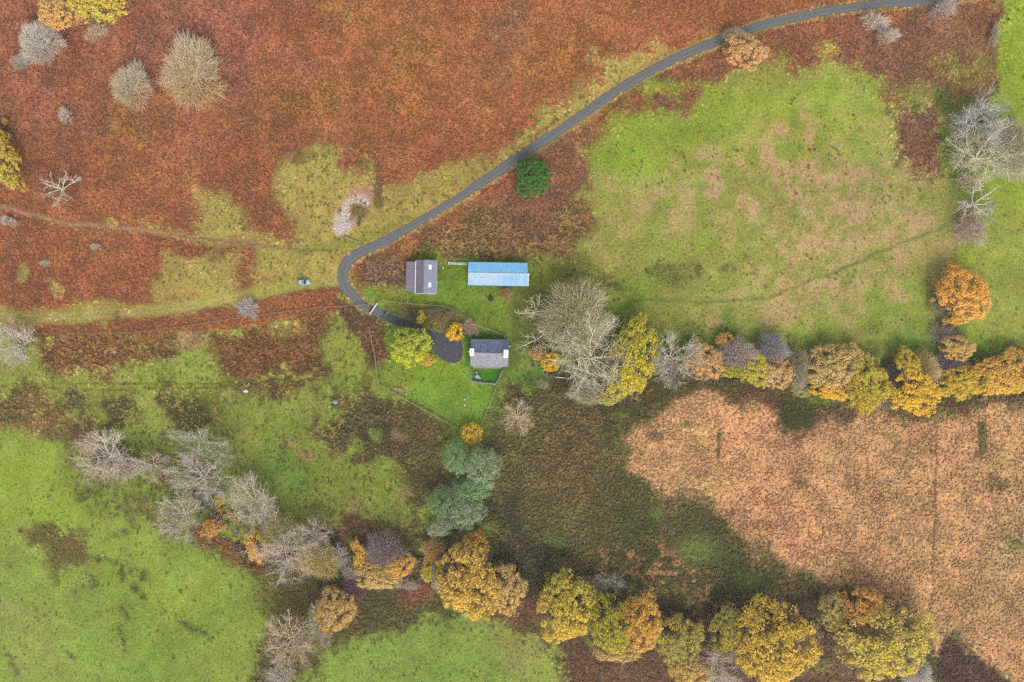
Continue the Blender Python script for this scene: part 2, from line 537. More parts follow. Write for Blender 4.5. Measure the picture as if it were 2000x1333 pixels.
    stroke([(-300, 360), (0, 405), (60, 418), (120, 436), (250, 447), (330, 460), (420, 468), (530, 486)], 4.5, cov((182, 142, 100), (182, 140, 98), bracken=.1), amp=2, soft=5, op=.95)
    stroke([(330, 458), (420, 468), (530, 486), (640, 492)], 1.5, cov((112, 92, 50), grass=0), amp=3, soft=4, op=.7)
    # grassy track to the west
    area([(-600, 610), (0, 598), (60, 605), (140, 602), (170, 585), (190, 583), (235, 600), (300, 597), (400, 578), (480, 562), (580, 545), (660, 520), (665, 560),
          (580, 570), (480, 585), (330, 612), (240, 628), (80, 636), (-600, 670)], OLI, amp=6)
    stroke([(-300, 632), (0, 618), (80, 620), (250, 612), (400, 592), (480, 576), (580, 560), (655, 552)], 9, cov((164, 160, 76), grass=.08), amp=4, soft=8)
    for o in (-4.5, 4):
        stroke([(-300, 634 + o), (0, 620 + o), (80, 621 + o), (250, 613 + o), (400, 593 + o), (480, 577 + o)], 2.0, cov((192, 166, 108), grass=0), amp=3, soft=3, op=.9)
    blob(640, 545, 24, 14, cov((178, 158, 88), grass=.1), amp=6, op=.8)
    # mixed rough pasture, west
    area([(-700, 655), (70, 658), (300, 655), (480, 640), (560, 615), (665, 600), (700, 640), (735, 690), (745, 760), (700, 760), (640, 800), (620, 850), (700, 890), (770, 900),
          (800, 1050), (500, 1060), (160, 850), (-700, 780)], cov((150, 157, 70), (166, 154, 84), grass=.3), amp=12)
    area([(60, 660), (90, 655), (300, 652), (420, 640), (410, 665), (330, 690), (300, 705), (190, 725), (105, 722), (85, 690)], cov((112, 86, 54), (144, 102, 66), bracken=.5, rush=.5), amp=12)
    area([(200, 655), (410, 640), (415, 690), (300, 680)], OLG, amp=14, soft=20, op=.5, mot=('mid', .5, .2))
    blob(370, 665, 46, 20, cov((186, 150, 104), (190, 150, 108), grass=.5), amp=12, soft=.6, op=.8)
    area([(418, 700), (430, 670), (500, 640), (560, 610), (640, 572), (668, 580), (662, 610), (655, 650), (628, 690), (600, 725), (540, 738), (450, 740)], cov((108, 80, 52), (138, 98, 64), bracken=.5, rush=.6), amp=14)
    area([(480, 600), (560, 575), (655, 562), (665, 600), (560, 625), (470, 640), (80, 658), (75, 645), (240, 635), (400, 612)], BR, amp=5)
    area([(400, 765), (440, 745), (540, 742), (640, 715), (655, 745), (590, 775), (500, 780)], cov((106, 88, 52), (130, 104, 66), rush=.8), amp=12)
    blob(560, 640, 40, 16, OLI, amp=10, op=.5)
    area([(630, 690), (660, 620), (680, 610), (720, 660), (740, 720), (740, 760), (690, 770), (650, 760)], cov((158, 164, 70), (160, 150, 76), grass=.25), amp=14)
    area([(675, 590), (700, 600), (740, 625), (768, 650), (766, 690), (750, 715), (728, 712), (715, 680), (690, 640), (672, 620)], cov((102, 78, 54), (130, 96, 72), bracken=.5, rush=.5), amp=8)
    area([(-700, 745), (0, 762), (50, 772), (120, 800), (210, 845), (215, 880), (170, 885), (60, 835), (-700, 790)], cov((120, 86, 58), (140, 100, 68), bracken=.4, rush=.4), amp=14, soft=18, op=.85)
    area([(0, 800), (150, 870), (200, 930), (120, 930), (0, 860)], cov((150, 130, 70), (150, 120, 72), grass=.3), amp=16, soft=40, op=.6)
    for pts in ([(312, 768), (390, 764), (400, 800), (400, 850), (330, 850), (310, 800)], [(236, 768), (268, 768), (262, 830), (230, 830), (215, 800)], [(95, 790), (130, 778), (200, 830), (190, 850)],
                [(185, 830), (225, 820), (215, 860), (190, 855)], [(0, 770), (40, 775), (45, 800), (0, 800)]):
        area(pts, RUS, amp=14, op=.9)
    area([(400, 790), (470, 780), (450, 860), (400, 850)], cov((124, 128, 58), (140, 125, 70), rush=.5), amp=14, op=.7, mot=('fine', .48, .2))
    area([(180, 740), (330, 735), (480, 738), (440, 770), (330, 765)], cov((150, 152, 60), (170, 150, 80), rush=.25), amp=12, op=.7)
    for o in (0, 11):
        stroke([(-300, 745 + o), (40, 751 + o), (150, 749 + o), (300, 748 + o * .9), (430, 749 + o * .6), (490, 742 + o * .9), (560, 728 + o), (620, 702 + o)], 1.0, cov((80, 72, 40), grass=0), amp=3, soft=3, op=.75)
    # rush bed south of the garden
    area([(620, 830), (650, 800), (700, 765), (745, 752), (800, 785), (900, 848), (885, 900), (870, 950), (840, 985), (835, 1050), (880, 1075), (770, 1060), (795, 1000), (770, 900),
          (700, 885), (640, 865)], cov((94, 84, 53), (128, 109, 71), rush=1), amp=16)
    area([(655, 830), (700, 800), (760, 820), (740, 860), (670, 860)], RUD, amp=12, op=.7)
    for x, y, rx, ry in ((730, 848, 16, 12), (800, 770, 16, 10), (745, 905, 28, 18)):
        blob(x, y, rx, ry, GRN, amp=8, op=.7)
    area([(480, 830), (560, 820), (620, 860), (700, 900), (770, 910), (795, 960), (700, 970), (600, 940), (520, 900)], cov((140, 156, 58), (170, 150, 85), grass=.5, rush=.12), amp=14, op=.8)
    area([(530, 960), (620, 950), (690, 970), (780, 990), (740, 1040), (640, 1040), (540, 1000)], cov((128, 132, 60), (158, 130, 80), grass=.4, rush=.3), amp=14, op=.7, mot=('fine', .48, .2))
    area([(640, 1010), (720, 1000), (740, 1060), (640, 1060)], cov((106, 78, 52), (122, 90, 64), rush=.7), amp=14)
    for x, y in ((770, 845), (785, 965), (690, 985), (560, 865), (600, 890)):
        blob(x, y, 16, 12, cov((180, 144, 104), (196, 156, 116), rush=.3, grass=.4), amp=10, op=.6)
    blob(540, 930, 60, 60, GRD, amp=16, op=.5)
    # fields in the south-west and south
    area([(-700, 790), (0, 828), (120, 860), (190, 940), (320, 1025), (470, 1085), (525, 1140), (515, 1250), (500, 1340), (480, 1900), (-700, 1900)], GRN, amp=14)
    area([(-700, 830), (100, 880), (200, 960), (100, 1010), (-700, 1010)], GRB, amp=40, soft=60, op=.7)
    area([(220, 1080), (420, 1090), (500, 1150), (480, 1300), (300, 1333), (200, 1250)], cov((142, 163, 58), grass=.1), amp=40, soft=50, op=.7)
    blob(40, 1220, 60, 60, cov((160, 164, 84), grass=.2), amp=40, soft=.8, op=.7)
    area([(48, 1040), (80, 1024), (140, 1025), (168, 1050), (168, 1090), (140, 1122), (105, 1110), (95, 1085), (55, 1075)], cov((116, 112, 56), (128, 108, 66), rush=.7), amp=12)
    for ln, w in (([(190, 1085), (215, 1098), (240, 1112), (265, 1118)], 6), ([(242, 1120), (240, 1138)], 6), ([(265, 1150), (280, 1168)], 9), ([(286, 1122), (288, 1130)], 7), ([(235, 1185), (250, 1205)], 4),
                  ([(340, 1205), (370, 1222), (400, 1238)], 6), ([(235, 1225), (238, 1270)], 4), ([(20, 1285), (35, 1310)], 6), ([(130, 1265), (150, 1282)], 4), ([(180, 1125), (188, 1138)], 6),
                  ([(220, 1050), (245, 1042)], 6), ([(240, 980), (300, 1010), (340, 1040)], 9), ([(150, 975), (200, 965)], 8)):
        stroke(ln, w, cov((92, 98, 48), (100, 94, 56), rush=.8), amp=8, soft=7, op=.9, mot=('fine', .44, .14))
    area([(140, 960), (260, 960), (330, 1010), (320, 1040), (250, 1010), (160, 1010)], cov((124, 132, 56), (130, 112, 64), rush=.35), amp=16, op=.7, mot=('fine', .48, .2))
    area([(640, 1265), (720, 1232), (850, 1212), (950, 1203), (1060, 1240), (1095, 1300), (1120, 1900), (590, 1900), (610, 1330)], cov((136, 157, 66), (144, 148, 74), grass=.18), amp=12)
    area([(900, 1200), (1060, 1235), (1110, 1340), (1000, 1340), (960, 1260)], cov((160, 150, 82), (160, 140, 84), grass=.5), amp=16, soft=40, op=.7)
    # stream belt under the trees
    area([(470, 1080), (520, 1040), (620, 1040), (760, 1060), (900, 1060), (1000, 1140), (1060, 1150), (1060, 1235), (950, 1205), (850, 1212), (720, 1235), (640, 1262), (610, 1340),
          (510, 1340), (525, 1250), (525, 1140)], cov((104, 98, 54), (120, 100, 62), rush=.6, grass=.2), amp=12)
    area([(690, 1180), (780, 1160), (850, 1150), (860, 1190), (760, 1240), (700, 1235)], RUS, amp=10, op=.8)
    area([(770, 1165), (810, 1140), (850, 1140), (845, 1165), (790, 1190)], cov((120, 82, 58), (140, 92, 70), bracken=1), amp=6)
    area([(960, 1140), (1060, 1150), (1056, 1220), (950, 1205)], BRD, amp=8, op=.8)
    area([(1060, 1235), (1180, 1260), (1300, 1255), (1560, 1200), (1700, 1250), (1850, 1340), (1850, 1900), (1130, 1900), (1100, 1300)], cov((104, 82, 60), (124, 94, 72), bracken=.7, rush=.3), amp=14)
    blob(1600, 1300, 26, 14, OLG, amp=8, op=.5)
    # moor and pale moor-grass field, south-east
    area([(950, 870), (975, 800), (1000, 745), (1100, 740), (1200, 790), (1380, 745), (1500, 765), (1600, 800), (1750, 795), (2000, 765), (2700, 700), (2700, 1900), (1850, 1900), (1700, 1180),
          (1560, 1180), (1450, 1210), (1300, 1190), (1200, 1140), (1050, 1150), (920, 1070), (950, 960)], RUS, amp=14)
    area([(930, 980), (1000, 990), (1060, 1060), (1100, 1140), (1020, 1150), (930, 1070)], RUD, amp=24, soft=40, op=.9)
    area([(1180, 790), (1240, 790), (1230, 870), (1250, 930), (1330, 980), (1420, 1050), (1500, 1120), (1550, 1170), (1400, 1190), (1250, 1140), (1180, 1000), (1190, 880)], RUG, amp=24, soft=50, op=.4)
    area([(1060, 870), (1180, 850), (1180, 1000), (1060, 1020), (1010, 940)], cov((98, 88, 55), (136, 116, 76), rush=1), amp=24, soft=50, op=.7)
    area([(1160, 1040), (1260, 1050), (1400, 1120), (1420, 1180), (1280, 1190), (1160, 1120)], cov((150, 108, 76), (196, 144, 104), straw=.7, rush=.3), amp=24, soft=30, op=.9, mot=('fine', .54, .12))
    area([(1010, 800), (1100, 770), (1200, 800), (1210, 900), (1100, 930), (1010, 880)], cov((116, 96, 64), (158, 128, 86), rush=.8), amp=24, soft=30, op=.7, mot=('fine', .56, .12))
    area([(985, 790), (1005, 770), (1030, 790), (1030, 830), (995, 850)], cov((160, 130, 94), (180, 146, 108), rush=.4, grass=.4), amp=10, op=.7)
    area([(1222, 845), (1260, 815), (1310, 780), (1345, 768), (1400, 770), (1440, 805), (1480, 785), (1505, 785), (1540, 820), (1585, 825), (1640, 808), (1760, 815), (1850, 800), (1920, 790), (2000, 775),
          (2700, 740), (2700, 1900), (1990, 1345), (1960, 1320), (1905, 1290), (1870, 1240), (1830, 1290), (1815, 1250), (1770, 1180), (1690, 1155), (1560, 1130), (1520, 1108), (1490, 1075),
          (1425, 1035), (1400, 1005), (1345, 968), (1300, 962), (1260, 925), (1212, 898), (1235, 880)], STR, amp=10, soft=6)
    area([(1700, 840), (2700, 800), (2700, 1400), (1900, 1260), (1750, 1150), (1850, 1000)], cov((140, 104, 70), (202, 162, 112), straw=1), amp=80, soft=120, op=.8)
    area([(1360, 960), (1700, 900), (1700, 1140), (1500, 1080)], cov((146, 104, 76), (209, 160, 114), straw=1), amp=60, soft=90, op=.7)
    stroke([(1828, 840), (1826, 960), (1822, 1080), (1818, 1200)], 1.6, cov((126, 92, 62), (170, 126, 88), straw=.5), amp=4, soft=5, op=.6)
    area([(1390, 760), (1500, 745), (1600, 800), (1880, 775), (2000, 765), (2100, 780), (1900, 800), (1760, 812), (1600, 830), (1560, 850), (1530, 840), (1500, 790), (1430, 800)], cov((100, 78, 54), (130, 98, 72), rush=.8), amp=10, soft=14, op=.8)
    area([(1530, 770), (1590, 785), (1580, 830), (1540, 850), (1520, 810)], RUG, amp=8, op=.9)
    stroke([(1914, 830), (1916, 860), (1912, 890)], 7, RUG, amp=9, op=.7)
    stroke([(1405, 850), (1402, 870), (1395, 890)], 4, RUG, amp=6, op=.8)
    blob(1275, 850, 18, 9, cov((120, 96, 80), (130, 108, 92), rush=.6), amp=8, op=.7)
    for x, y, rx, ry in ((1955, 945, 20, 8), (1985, 1060, 14, 20), (1560, 940, 14, 7), (1330, 825, 10, 6)):
        blob(x, y, rx, ry, RUG, amp=10, soft=.9, op=.5)
    area([(1850, 1225), (1880, 1260), (1920, 1290), (1990, 1345), (2040, 1420), (1840, 1420), (1830, 1290)], cov((84, 62, 52), (104, 72, 66), bracken=.8, rush=.2), amp=8)
    for x, y, rx, ry in ((1362, 1072, 40, 24), (1088, 1056, 20, 12), (1470, 1132, 38, 18), (1213, 872, 9, 12), (1290, 1005, 16, 14)):
        blob(x, y, rx, ry, cov((120, 136, 66), (128, 134, 72), rush=.25, grass=.3), amp=12, soft=.9, op=.85)
    blob(310, 940, 170, 80, cov((112, 122, 58), (124, 112, 66), rush=.35, grass=.3), amp=30, soft=.5, op=.75, mot=('fine', .47, .25))
    # rough dark margins under hedge and stream trees
    stroke([(1095, 740), (1180, 770), (1260, 765), (1340, 735), (1420, 725), (1520, 732), (1640, 750), (1780, 765), (1900, 752), (2020, 740), (2300, 730)], 30, cov((92, 88, 52), (112, 96, 62), rush=.7), amp=6, soft=12)
    stroke([(1440, 705), (1560, 715), (1700, 722), (1850, 715), (1960, 728)], 14, cov((98, 100, 54), (112, 100, 62), rush=.4), amp=6, soft=16, op=.8)
    stroke([(1100, 1180), (1180, 1190), (1260, 1205), (1340, 1225), (1430, 1215), (1540, 1205), (1660, 1210), (1740, 1240)], 40, cov((88, 78, 52), (110, 90, 64), rush=.8), amp=10, soft=16)
    stroke([(1040, 600), (1110, 640), (1150, 690), (1220, 720), (1290, 715)], 34, cov((104, 102, 56), (118, 106, 66), rush=.35, grass=.2), amp=8, soft=16, op=.8)
    for ln, w in (([(1350, 712), (1430, 708), (1520, 712), (1640, 735), (1780, 745), (1900, 742), (2040, 728)], 24), ([(1845, 690), (1850, 640), (1855, 600)], 12),
                  ([(500, 1070), (620, 1080), (740, 1110), (840, 1110), (920, 1130), (1000, 1160)], 26), ([(1090, 1170), (1200, 1190), (1320, 1240), (1430, 1220), (1540, 1230), (1650, 1200), (1740, 1230)], 30),
                  ([(530, 1330), (560, 1250), (640, 1200)], 20), ([(1060, 690), (1130, 640), (1160, 720), (1240, 740), (1320, 715)], 26), ([(210, 890), (300, 920), (400, 940), (420, 1000), (500, 1010)], 22)):
        stroke(ln, w, dict(scrub=.8), amp=10, soft=14, mot=('fine', .47, .2))
    # ragged brown margin of the south-west field
    stroke([(120, 850), (180, 910), (240, 965), (330, 1025), (430, 1075), (505, 1120), (528, 1180), (525, 1260), (510, 1345)], 20, cov((118, 118, 58), (128, 106, 64), rush=.45, grass=.3), amp=14, soft=22, op=.85, mot=('fine', .46, .2))
    stroke([(390, 1045), (450, 1070), (500, 1100)], 18, cov((112, 82, 52), (136, 98, 64), bracken=.5, rush=.4), amp=8, soft=14, op=.9)
    # coarse yellowish tussocks round the rush beds
    for pts in ([(60, 690), (420, 690), (480, 760), (470, 880), (300, 850), (60, 790)], [(480, 760), (640, 700), (740, 740), (640, 880), (560, 860), (450, 800)], [(560, 850), (780, 880), (800, 1050), (560, 1040)], [(1060, 500), (1500, 480), (1500, 560), (1100, 580)]):
        area(pts, dict(grass=.75, tuft=(176, 152, 92)), amp=20, soft=20, op=.8, mot=('fine', .52, .14))
    # pale worn verge on both sides of the lane
    stroke(LANE, 13.5, cov((176, 150, 92), (182, 152, 94), grass=.5), amp=2, soft=4, op=.8)
    # farmyard, garden, lawns
    area([(690, 545), (705, 565), (790, 575), (792, 570), (855, 575), (862, 508), (915, 512), (1040, 512), (1062, 560), (1030, 600), (1005, 640), (1000, 660), (930, 632), (890, 606), (740, 592), (712, 580)], YARD, amp=5, soft=6)
    area([(1030, 505), (1150, 500), (1130, 560), (1040, 570)], cov((122, 128, 56), (140, 126, 70), rush=.3, grass=.3), amp=10, op=.7)
    area([(715, 575), (790, 578), (800, 592), (740, 590)], OLG, amp=5, op=.7)
    area([(985, 560), (1060, 560), (1060, 640), (1020, 690), (1000, 660)], cov((118, 118, 58), (130, 118, 66), grass=.3, rush=.1), amp=8, soft=16, op=.7)
    area([(742, 600), (800, 596), (870, 600), (893, 610), (930, 640), (915, 662), (880, 662), (842, 645), (790, 628)], cov((122, 114, 64), (136, 118, 76), rush=.5, grass=.4), amp=5)
    area([(750, 640), (835, 650), (850, 690), (872, 708), (918, 708), (918, 752), (972, 752), (944, 822), (908, 838), (820, 792), (744, 754), (738, 722), (760, 700)], GRL, amp=4, soft=5)
    area([(742, 710), (800, 705), (810, 740), (800, 785), (744, 754)], cov((146, 150, 66), (160, 148, 78), grass=.25), amp=8, soft=14, op=.7)
    area([(800, 690), (918, 708), (918, 730), (850, 760), (800, 740)], cov((138, 162, 40), grass=.05), amp=10, soft=20, op=.6)
    area([(905, 655), (935, 640), (985, 658), (998, 668), (998, 722), (905, 715)], cov((84, 128, 44), grass=0), amp=3, soft=5)
    area([(922, 722), (980, 722), (969, 749), (922, 744)], cov((72, 134, 32), grass=0), amp=1, soft=2)
    area([(998, 650), (1030, 660), (1020, 700), (985, 750), (965, 800), (945, 850), (925, 870), (948, 820), (972, 752), (985, 722), (998, 720)], cov((116, 134, 58), (120, 126, 66), grass=.15), amp=5, soft=8)
    area([(1000, 720), (1060, 700), (1090, 740), (1040, 760), (1000, 745)], GRD, amp=8, op=.6)
    # bare ground by the bend: rubble, gravel, spoil
    area([(672, 362), (700, 358), (728, 360), (726, 392), (712, 402), (690, 390), (668, 385)], cov((190, 152, 120), (184, 146, 112), grass=.15), amp=8, soft=4)
    area([(648, 412), (660, 398), (682, 390), (700, 383), (718, 394), (716, 410), (700, 404), (686, 408), (684, 424), (687, 440), (678, 458), (664, 467), (652, 455), (646, 435)], cov((216, 190, 166), grass=.05), amp=8, soft=4)
    blob(668, 443, 13, 18, cov((206, 196, 192), grass=0), amp=8, op=.75, mot=('fine', .45, .2))
    blob(662, 412, 8, 8, cov((130, 112, 70), grass=.4), amp=6, op=.7, mot=('fine', .5, .1))
    area([(684, 408), (700, 404), (718, 414), (712, 430), (686, 430)], cov((138, 122, 72), grass=.5), amp=4)
    blob(740, 390, 8, 24, cov((122, 100, 58), grass=.6), amp=8, op=.7)

layout()
# lone rushes dotted through the pastures
_open = 1 - (DEN['bracken'] + DEN['straw'] + DEN['rush']).clip(0, 1)
_dots = np.clip((fbm(34, 91, 3) - .56) / .1, 0, 1) * np.clip((fbm(10, 92, 2) - .5) / .2, 0, 1)
_lawn = (base[..., 2] < 42)
DEN['rush'] += _open * _dots * .22 * ~_lawn
_m = (_open * _dots * ~_lawn)[..., None]
tuft[:] = tuft * (1 - _m) + np.array((104, 108, 58)) * _m
# natural drift of colour through every stand
for arr in (base, tuft):
    w = (DEN['bracken'] + DEN['straw'] + DEN['rush']).clip(0, 1)[..., None]
    f = 1 + (FN['big'][..., None] - .5) * .20 + (FN['mid'][..., None] - .5) * .18 + (FN['fine'][..., None] - .5) * .22
    g = 1 + (FN['huge'][..., None] - .5) * .24 + (FN['mid'][..., None] - .5) * .22 + (FN['fine'][..., None] - .5) * .2
    arr *= f * w + g * (1 - w)
    arr[..., 1] *= 1 + (fbm(60, 77, 3) - .5) * .09
    arr[..., 0] *= 1 + (fbm(110, 78, 3) - .5) * .08
    np.clip(arr, 8, 250, out=arr)

def sample(arr, px, py):
    fx = np.clip((px - X0) / CS, 0, NX - 1.001); fy = np.clip((py - Y0) / CS, 0, NY - 1.001)
    ix, iy = fx.astype(int), fy.astype(int)
    return arr[iy, ix]

# ------------------------------------------------------------------ ground sheet
def build_ground():
    step = 4.0
    gx = np.arange(X0, X1 + 1, step)
    gy = np.arange(Y0, Y1 + 1, step)
    far = [1.0, 1.35, 2.2, 5.0, 20.0]
    ex = np.concatenate([[(X0 - 1000) * f + 1000 for f in far[:0:-1]], gx, [(X1 - 1000) * f + 1000 for f in far[1:]]])
    ey = np.concatenate([[(Y0 - 666) * f + 666 for f in far[:0:-1]], gy, [(Y1 - 666) * f + 666 for f in far[1:]]])
    xx, yy = np.meshgrid(ex, ey)
    V = np.stack([(xx - 1000) * S, (666.5 - yy) * S, np.zeros_like(xx)], -1).reshape(-1, 3)
    c = lin(sample(base, xx.ravel(), yy.ravel())) * K
    c = np.concatenate([c, np.ones((len(c), 1))], 1)
    nx, ny = len(ex), len(ey)
    i = np.arange(nx * ny).reshape(ny, nx)
    F = np.stack([i[1:, :-1], i[1:, 1:], i[:-1, 1:], i[:-1, :-1]], -1).reshape(-1, 4)
    me = mesh_np('ground', V, F, {'Col': ('FLOAT_COLOR', c)})
    m, n, l, b = nodes_of('turf_and_litter')
    at = n.new('ShaderNodeAttribute'); at.attribute_name = 'Col'
    geo = n.new('ShaderNodeNewGeometry')
    n1 = n.new('ShaderNodeTexNoise'); n1.inputs['Scale'].default_value = 1.3; n1.inputs['Detail'].default_value = 7; n1.inputs['Roughness'].default_value = .72
    n2 = n.new('ShaderNodeTexNoise'); n2.inputs['Scale'].default_value = .35; n2.inputs['Detail'].default_value = 4
    for q in (n1, n2):
        l.new(geo.outputs['Position'], q.inputs['Vector'])
    r1 = n.new('ShaderNodeMapRange'); r1.inputs['From Min'].default_value = .3; r1.inputs['From Max'].default_value = .7
    r1.inputs['To Min'].default_value = .45; r1.inputs['To Max'].default_value = 1.55
    l.new(n1.outputs['Fac'], r1.inputs['Value'])
    vm = n.new('ShaderNodeVectorMath'); vm.operation = 'SCALE'
    l.new(at.outputs['Color'], vm.inputs[0]); l.new(r1.outputs[0], vm.inputs['Scale'])
    hs = n.new('ShaderNodeHueSaturation')
    r2 = n.new('ShaderNodeMapRange'); r2.inputs['From Min'].default_value = .3; r2.inputs['From Max'].default_value = .7
    r2.inputs['To Min'].default_value = .485; r2.inputs['To Max'].default_value = .515
    l.new(n2.outputs['Fac'], r2.inputs['Value']); l.new(r2.outputs[0], hs.inputs['Hue'])
    l.new(vm.outputs[0], hs.inputs['Color'])
    l.new(hs.outputs[0], b.inputs['Base Color'])
    b.inputs['Roughness'].default_value = .95
    b.inputs['Specular IOR Level'].default_value = .1
    bp = n.new('ShaderNodeBump'); bp.inputs['Strength'].default_value = .7; bp.inputs['Distance'].default_value = .25
    l.new(n1.outputs['Fac'], bp.inputs['Height']); l.new(bp.outputs['Normal'], b.inputs['Normal'])
    o = link('ground', me, mat=m)
    o['kind'] = 'structure'

build_ground()

# ------------------------------------------------------------------ lane and drive
DRIVE = [(722, 604), (740, 611), (762, 622), (800, 637), (832, 653), (850, 664)]

def smooth_line(pts, step=5.0):
    out = []
    p = [np.array(q, float) for q in pts]
    for i in range(len(p) - 1):
        p0, p1, p2, p3 = p[max(i - 1, 0)], p[i], p[i + 1], p[min(i + 2, len(p) - 1)]
        n = max(2, int(np.linalg.norm(p2 - p1) / step))
        for k in range(n):
            t = k / n
            out.append(.5 * (2 * p1 + (p2 - p0) * t + (2 * p0 - 5 * p1 + 4 * p2 - p3) * t * t + (3 * p1 - p0 - 3 * p2 + p3) * t ** 3))
    out.append(p[-1])
    return out

def strip(name, pts, wfun, z, mat, seed):
    rnd = random.Random(seed)
    ln = smooth_line(pts)
    V, A, F = [], [], []
    n = len(ln)
    prof = [(-1, 0.0), (-.6, .03), (-.25, .045), (0, .05), (.25, .045), (.6, .03), (1, 0.0)]
    jl = jr = 0
    for i, q in enumerate(ln):
        d = ln[min(i + 1, n - 1)] - ln[max(i - 1, 0)]
        d = d / np.linalg.norm(d)
        nr = np.array([-d[1], d[0]])
        w = wfun(i / (n - 1), q)
        jl = jl * .7 + rnd.uniform(-1, 1) * 1.1
        jr = jr * .7 + rnd.uniform(-1, 1) * 1.1
        for a, hz in prof:
            ww = w + (jl if a < 0 else jr) * abs(a)
            c = q + nr * a * ww
            v = P(c[0], c[1])
            V.append((v.x, v.y, z + hz)); A.append(a)
    for i in range(n - 1):
        for k in range(6):
            a = i * 7 + k
            F.append((a, a + 1, a + 8, a + 7))
    me = mesh_np(name, np.array(V), np.array(F)[:, ::-1], {'across': ('FLOAT', np.array(A))}, smooth=True)
    if me.polygons[0].normal.z < 0:
        me.flip_normals()
    o = link(name, me, mat=mat)
    o['kind'] = 'structure'
    return o

def lane_mat(name, grey, pale, mossy, ms=.5):
    m, n, l, b = nodes_of(name)
    at = n.new('ShaderNodeAttribute'); at.attribute_name = 'across'
    ab = n.new('ShaderNodeMath'); ab.operation = 'ABSOLUTE'; l.new(at.outputs['Fac'], ab.inputs[0])
    geo = n.new('ShaderNodeNewGeometry')
    nz = n.new('ShaderNodeTexNoise'); nz.inputs['Scale'].default_value = .5; nz.inputs['Detail'].default_value = 8; nz.inputs['Roughness'].default_value = .7
    l.new(geo.outputs['Position'], nz.inputs['Vector'])
    rp = n.new('ShaderNodeValToRGB')                    # moss in the middle and at the edges, worn wheel tracks
    e = rp.color_ramp.elements
    e[0].position = 0; e[0].color = mossy
    e[1].position = 1; e[1].color = mossy
    for p_, c_ in ((.18, grey), (.38, pale), (.55, pale), (.75, grey), (.9, grey)):
        x = e.new(p_); x.color = c_
    ad = n.new('ShaderNodeMath'); ad.operation = 'ADD'
    mu = n.new('ShaderNodeMath'); mu.operation = 'MULTIPLY_ADD'; mu.inputs[1].default_value = .9; mu.inputs[2].default_value = -.45
    l.new(nz.outputs['Fac'], mu.inputs[0]); l.new(ab.outputs[0], ad.inputs[0]); l.new(mu.outputs[0], ad.inputs[1])
    l.new(ad.outputs[0], rp.inputs['Fac'])
    n2 = n.new('ShaderNodeTexNoise'); n2.inputs['Scale'].default_value = 2.2; n2.inputs['Detail'].default_value = 6; n2.inputs['Roughness'].default_value = .8
    l.new(geo.outputs['Position'], n2.inputs['Vector'])
    mr = n.new('ShaderNodeMapRange'); mr.inputs['From Min'].default_value = .3; mr.inputs['From Max'].default_value = .7
    mr.inputs['To Min'].default_value = .66; mr.inputs['To Max'].default_value = 1.34
    l.new(n2.outputs['Fac'], mr.inputs['Value'])
    vm = n.new('ShaderNodeVectorMath'); vm.operation = 'SCALE'
    l.new(rp.outputs['Color'], vm.inputs[0]); l.new(mr.outputs[0], vm.inputs['Scale'])
    l.new(vm.outputs[0], b.inputs['Base Color'])
    b.inputs['Roughness'].default_value = .75
    b.inputs['Specular IOR Level'].default_value = .25
    return m

M_LANE = lane_mat('old_asphalt', alb((106, 109, 110)), alb((120, 122, 123)), alb((118, 116, 96)))
M_DRIVE = lane_mat('dark_asphalt', alb((66, 70, 78)), alb((74, 77, 86)), alb((78, 84, 74)))
strip('lane', LANE, lambda t, q: 9.0 if q[0] > 800 else 9.0 + 3.0 * max(0, 1 - abs(q[1] - 530) / 70), .02, M_LANE, 3)
strip('drive', DRIVE, lambda t, q: 8.0, .014, M_DRIVE, 4)
PARK = [(822, 641), (848, 647), (880, 655), (900, 664), (904, 682), (902, 700), (891, 709), (873, 708), (858, 698), (846, 684), (836, 671), (820, 656)]

def flat_poly(name, pts, z, mat, seg=3.0, jit=.6, seed=1):
    rnd = random.Random(seed)
    sm = smooth_line(pts + [pts[0]], seg)[:-1]
    bm = bmesh.new()
    vs = []
    for q in sm:
        v = P(q[0] + rnd.uniform(-jit, jit), q[1] + rnd.uniform(-jit, jit))
        vs.append(bm.verts.new((v.x, v.y, z)))
    f = bm.faces.new(vs)
    if f.calc_center_median() and f.normal.z < 0:
        f.normal_flip()
    f.normal_update()
    if f.normal.z < 0:
        f.normal_flip()
    bmesh.ops.triangulate(bm, faces=[f])
    o = link(name, bm_mesh(name, bm), mat=mat)
    o['kind'] = 'structure'
    return o

M_GRAVEL = noise_mat('dark_gravel', alb((74, 76, 84)), alb((98, 98, 108)), scale=1.2, rough=.9, bump=.6, bscale=12, detail=8)
flat_poly('parking_area', PARK, .008, M_GRAVEL)
flat_poly('gateway_patch', [(729, 606), (735, 596), (744, 603), (748, 611), (741, 620), (730, 615)], .072, noise_mat('pale_puddle', alb((96, 104, 106)), alb((122, 128, 128)), scale=1, rough=.8), seed=2)  # pale puddle past the gate, its sheen put into the matt colour

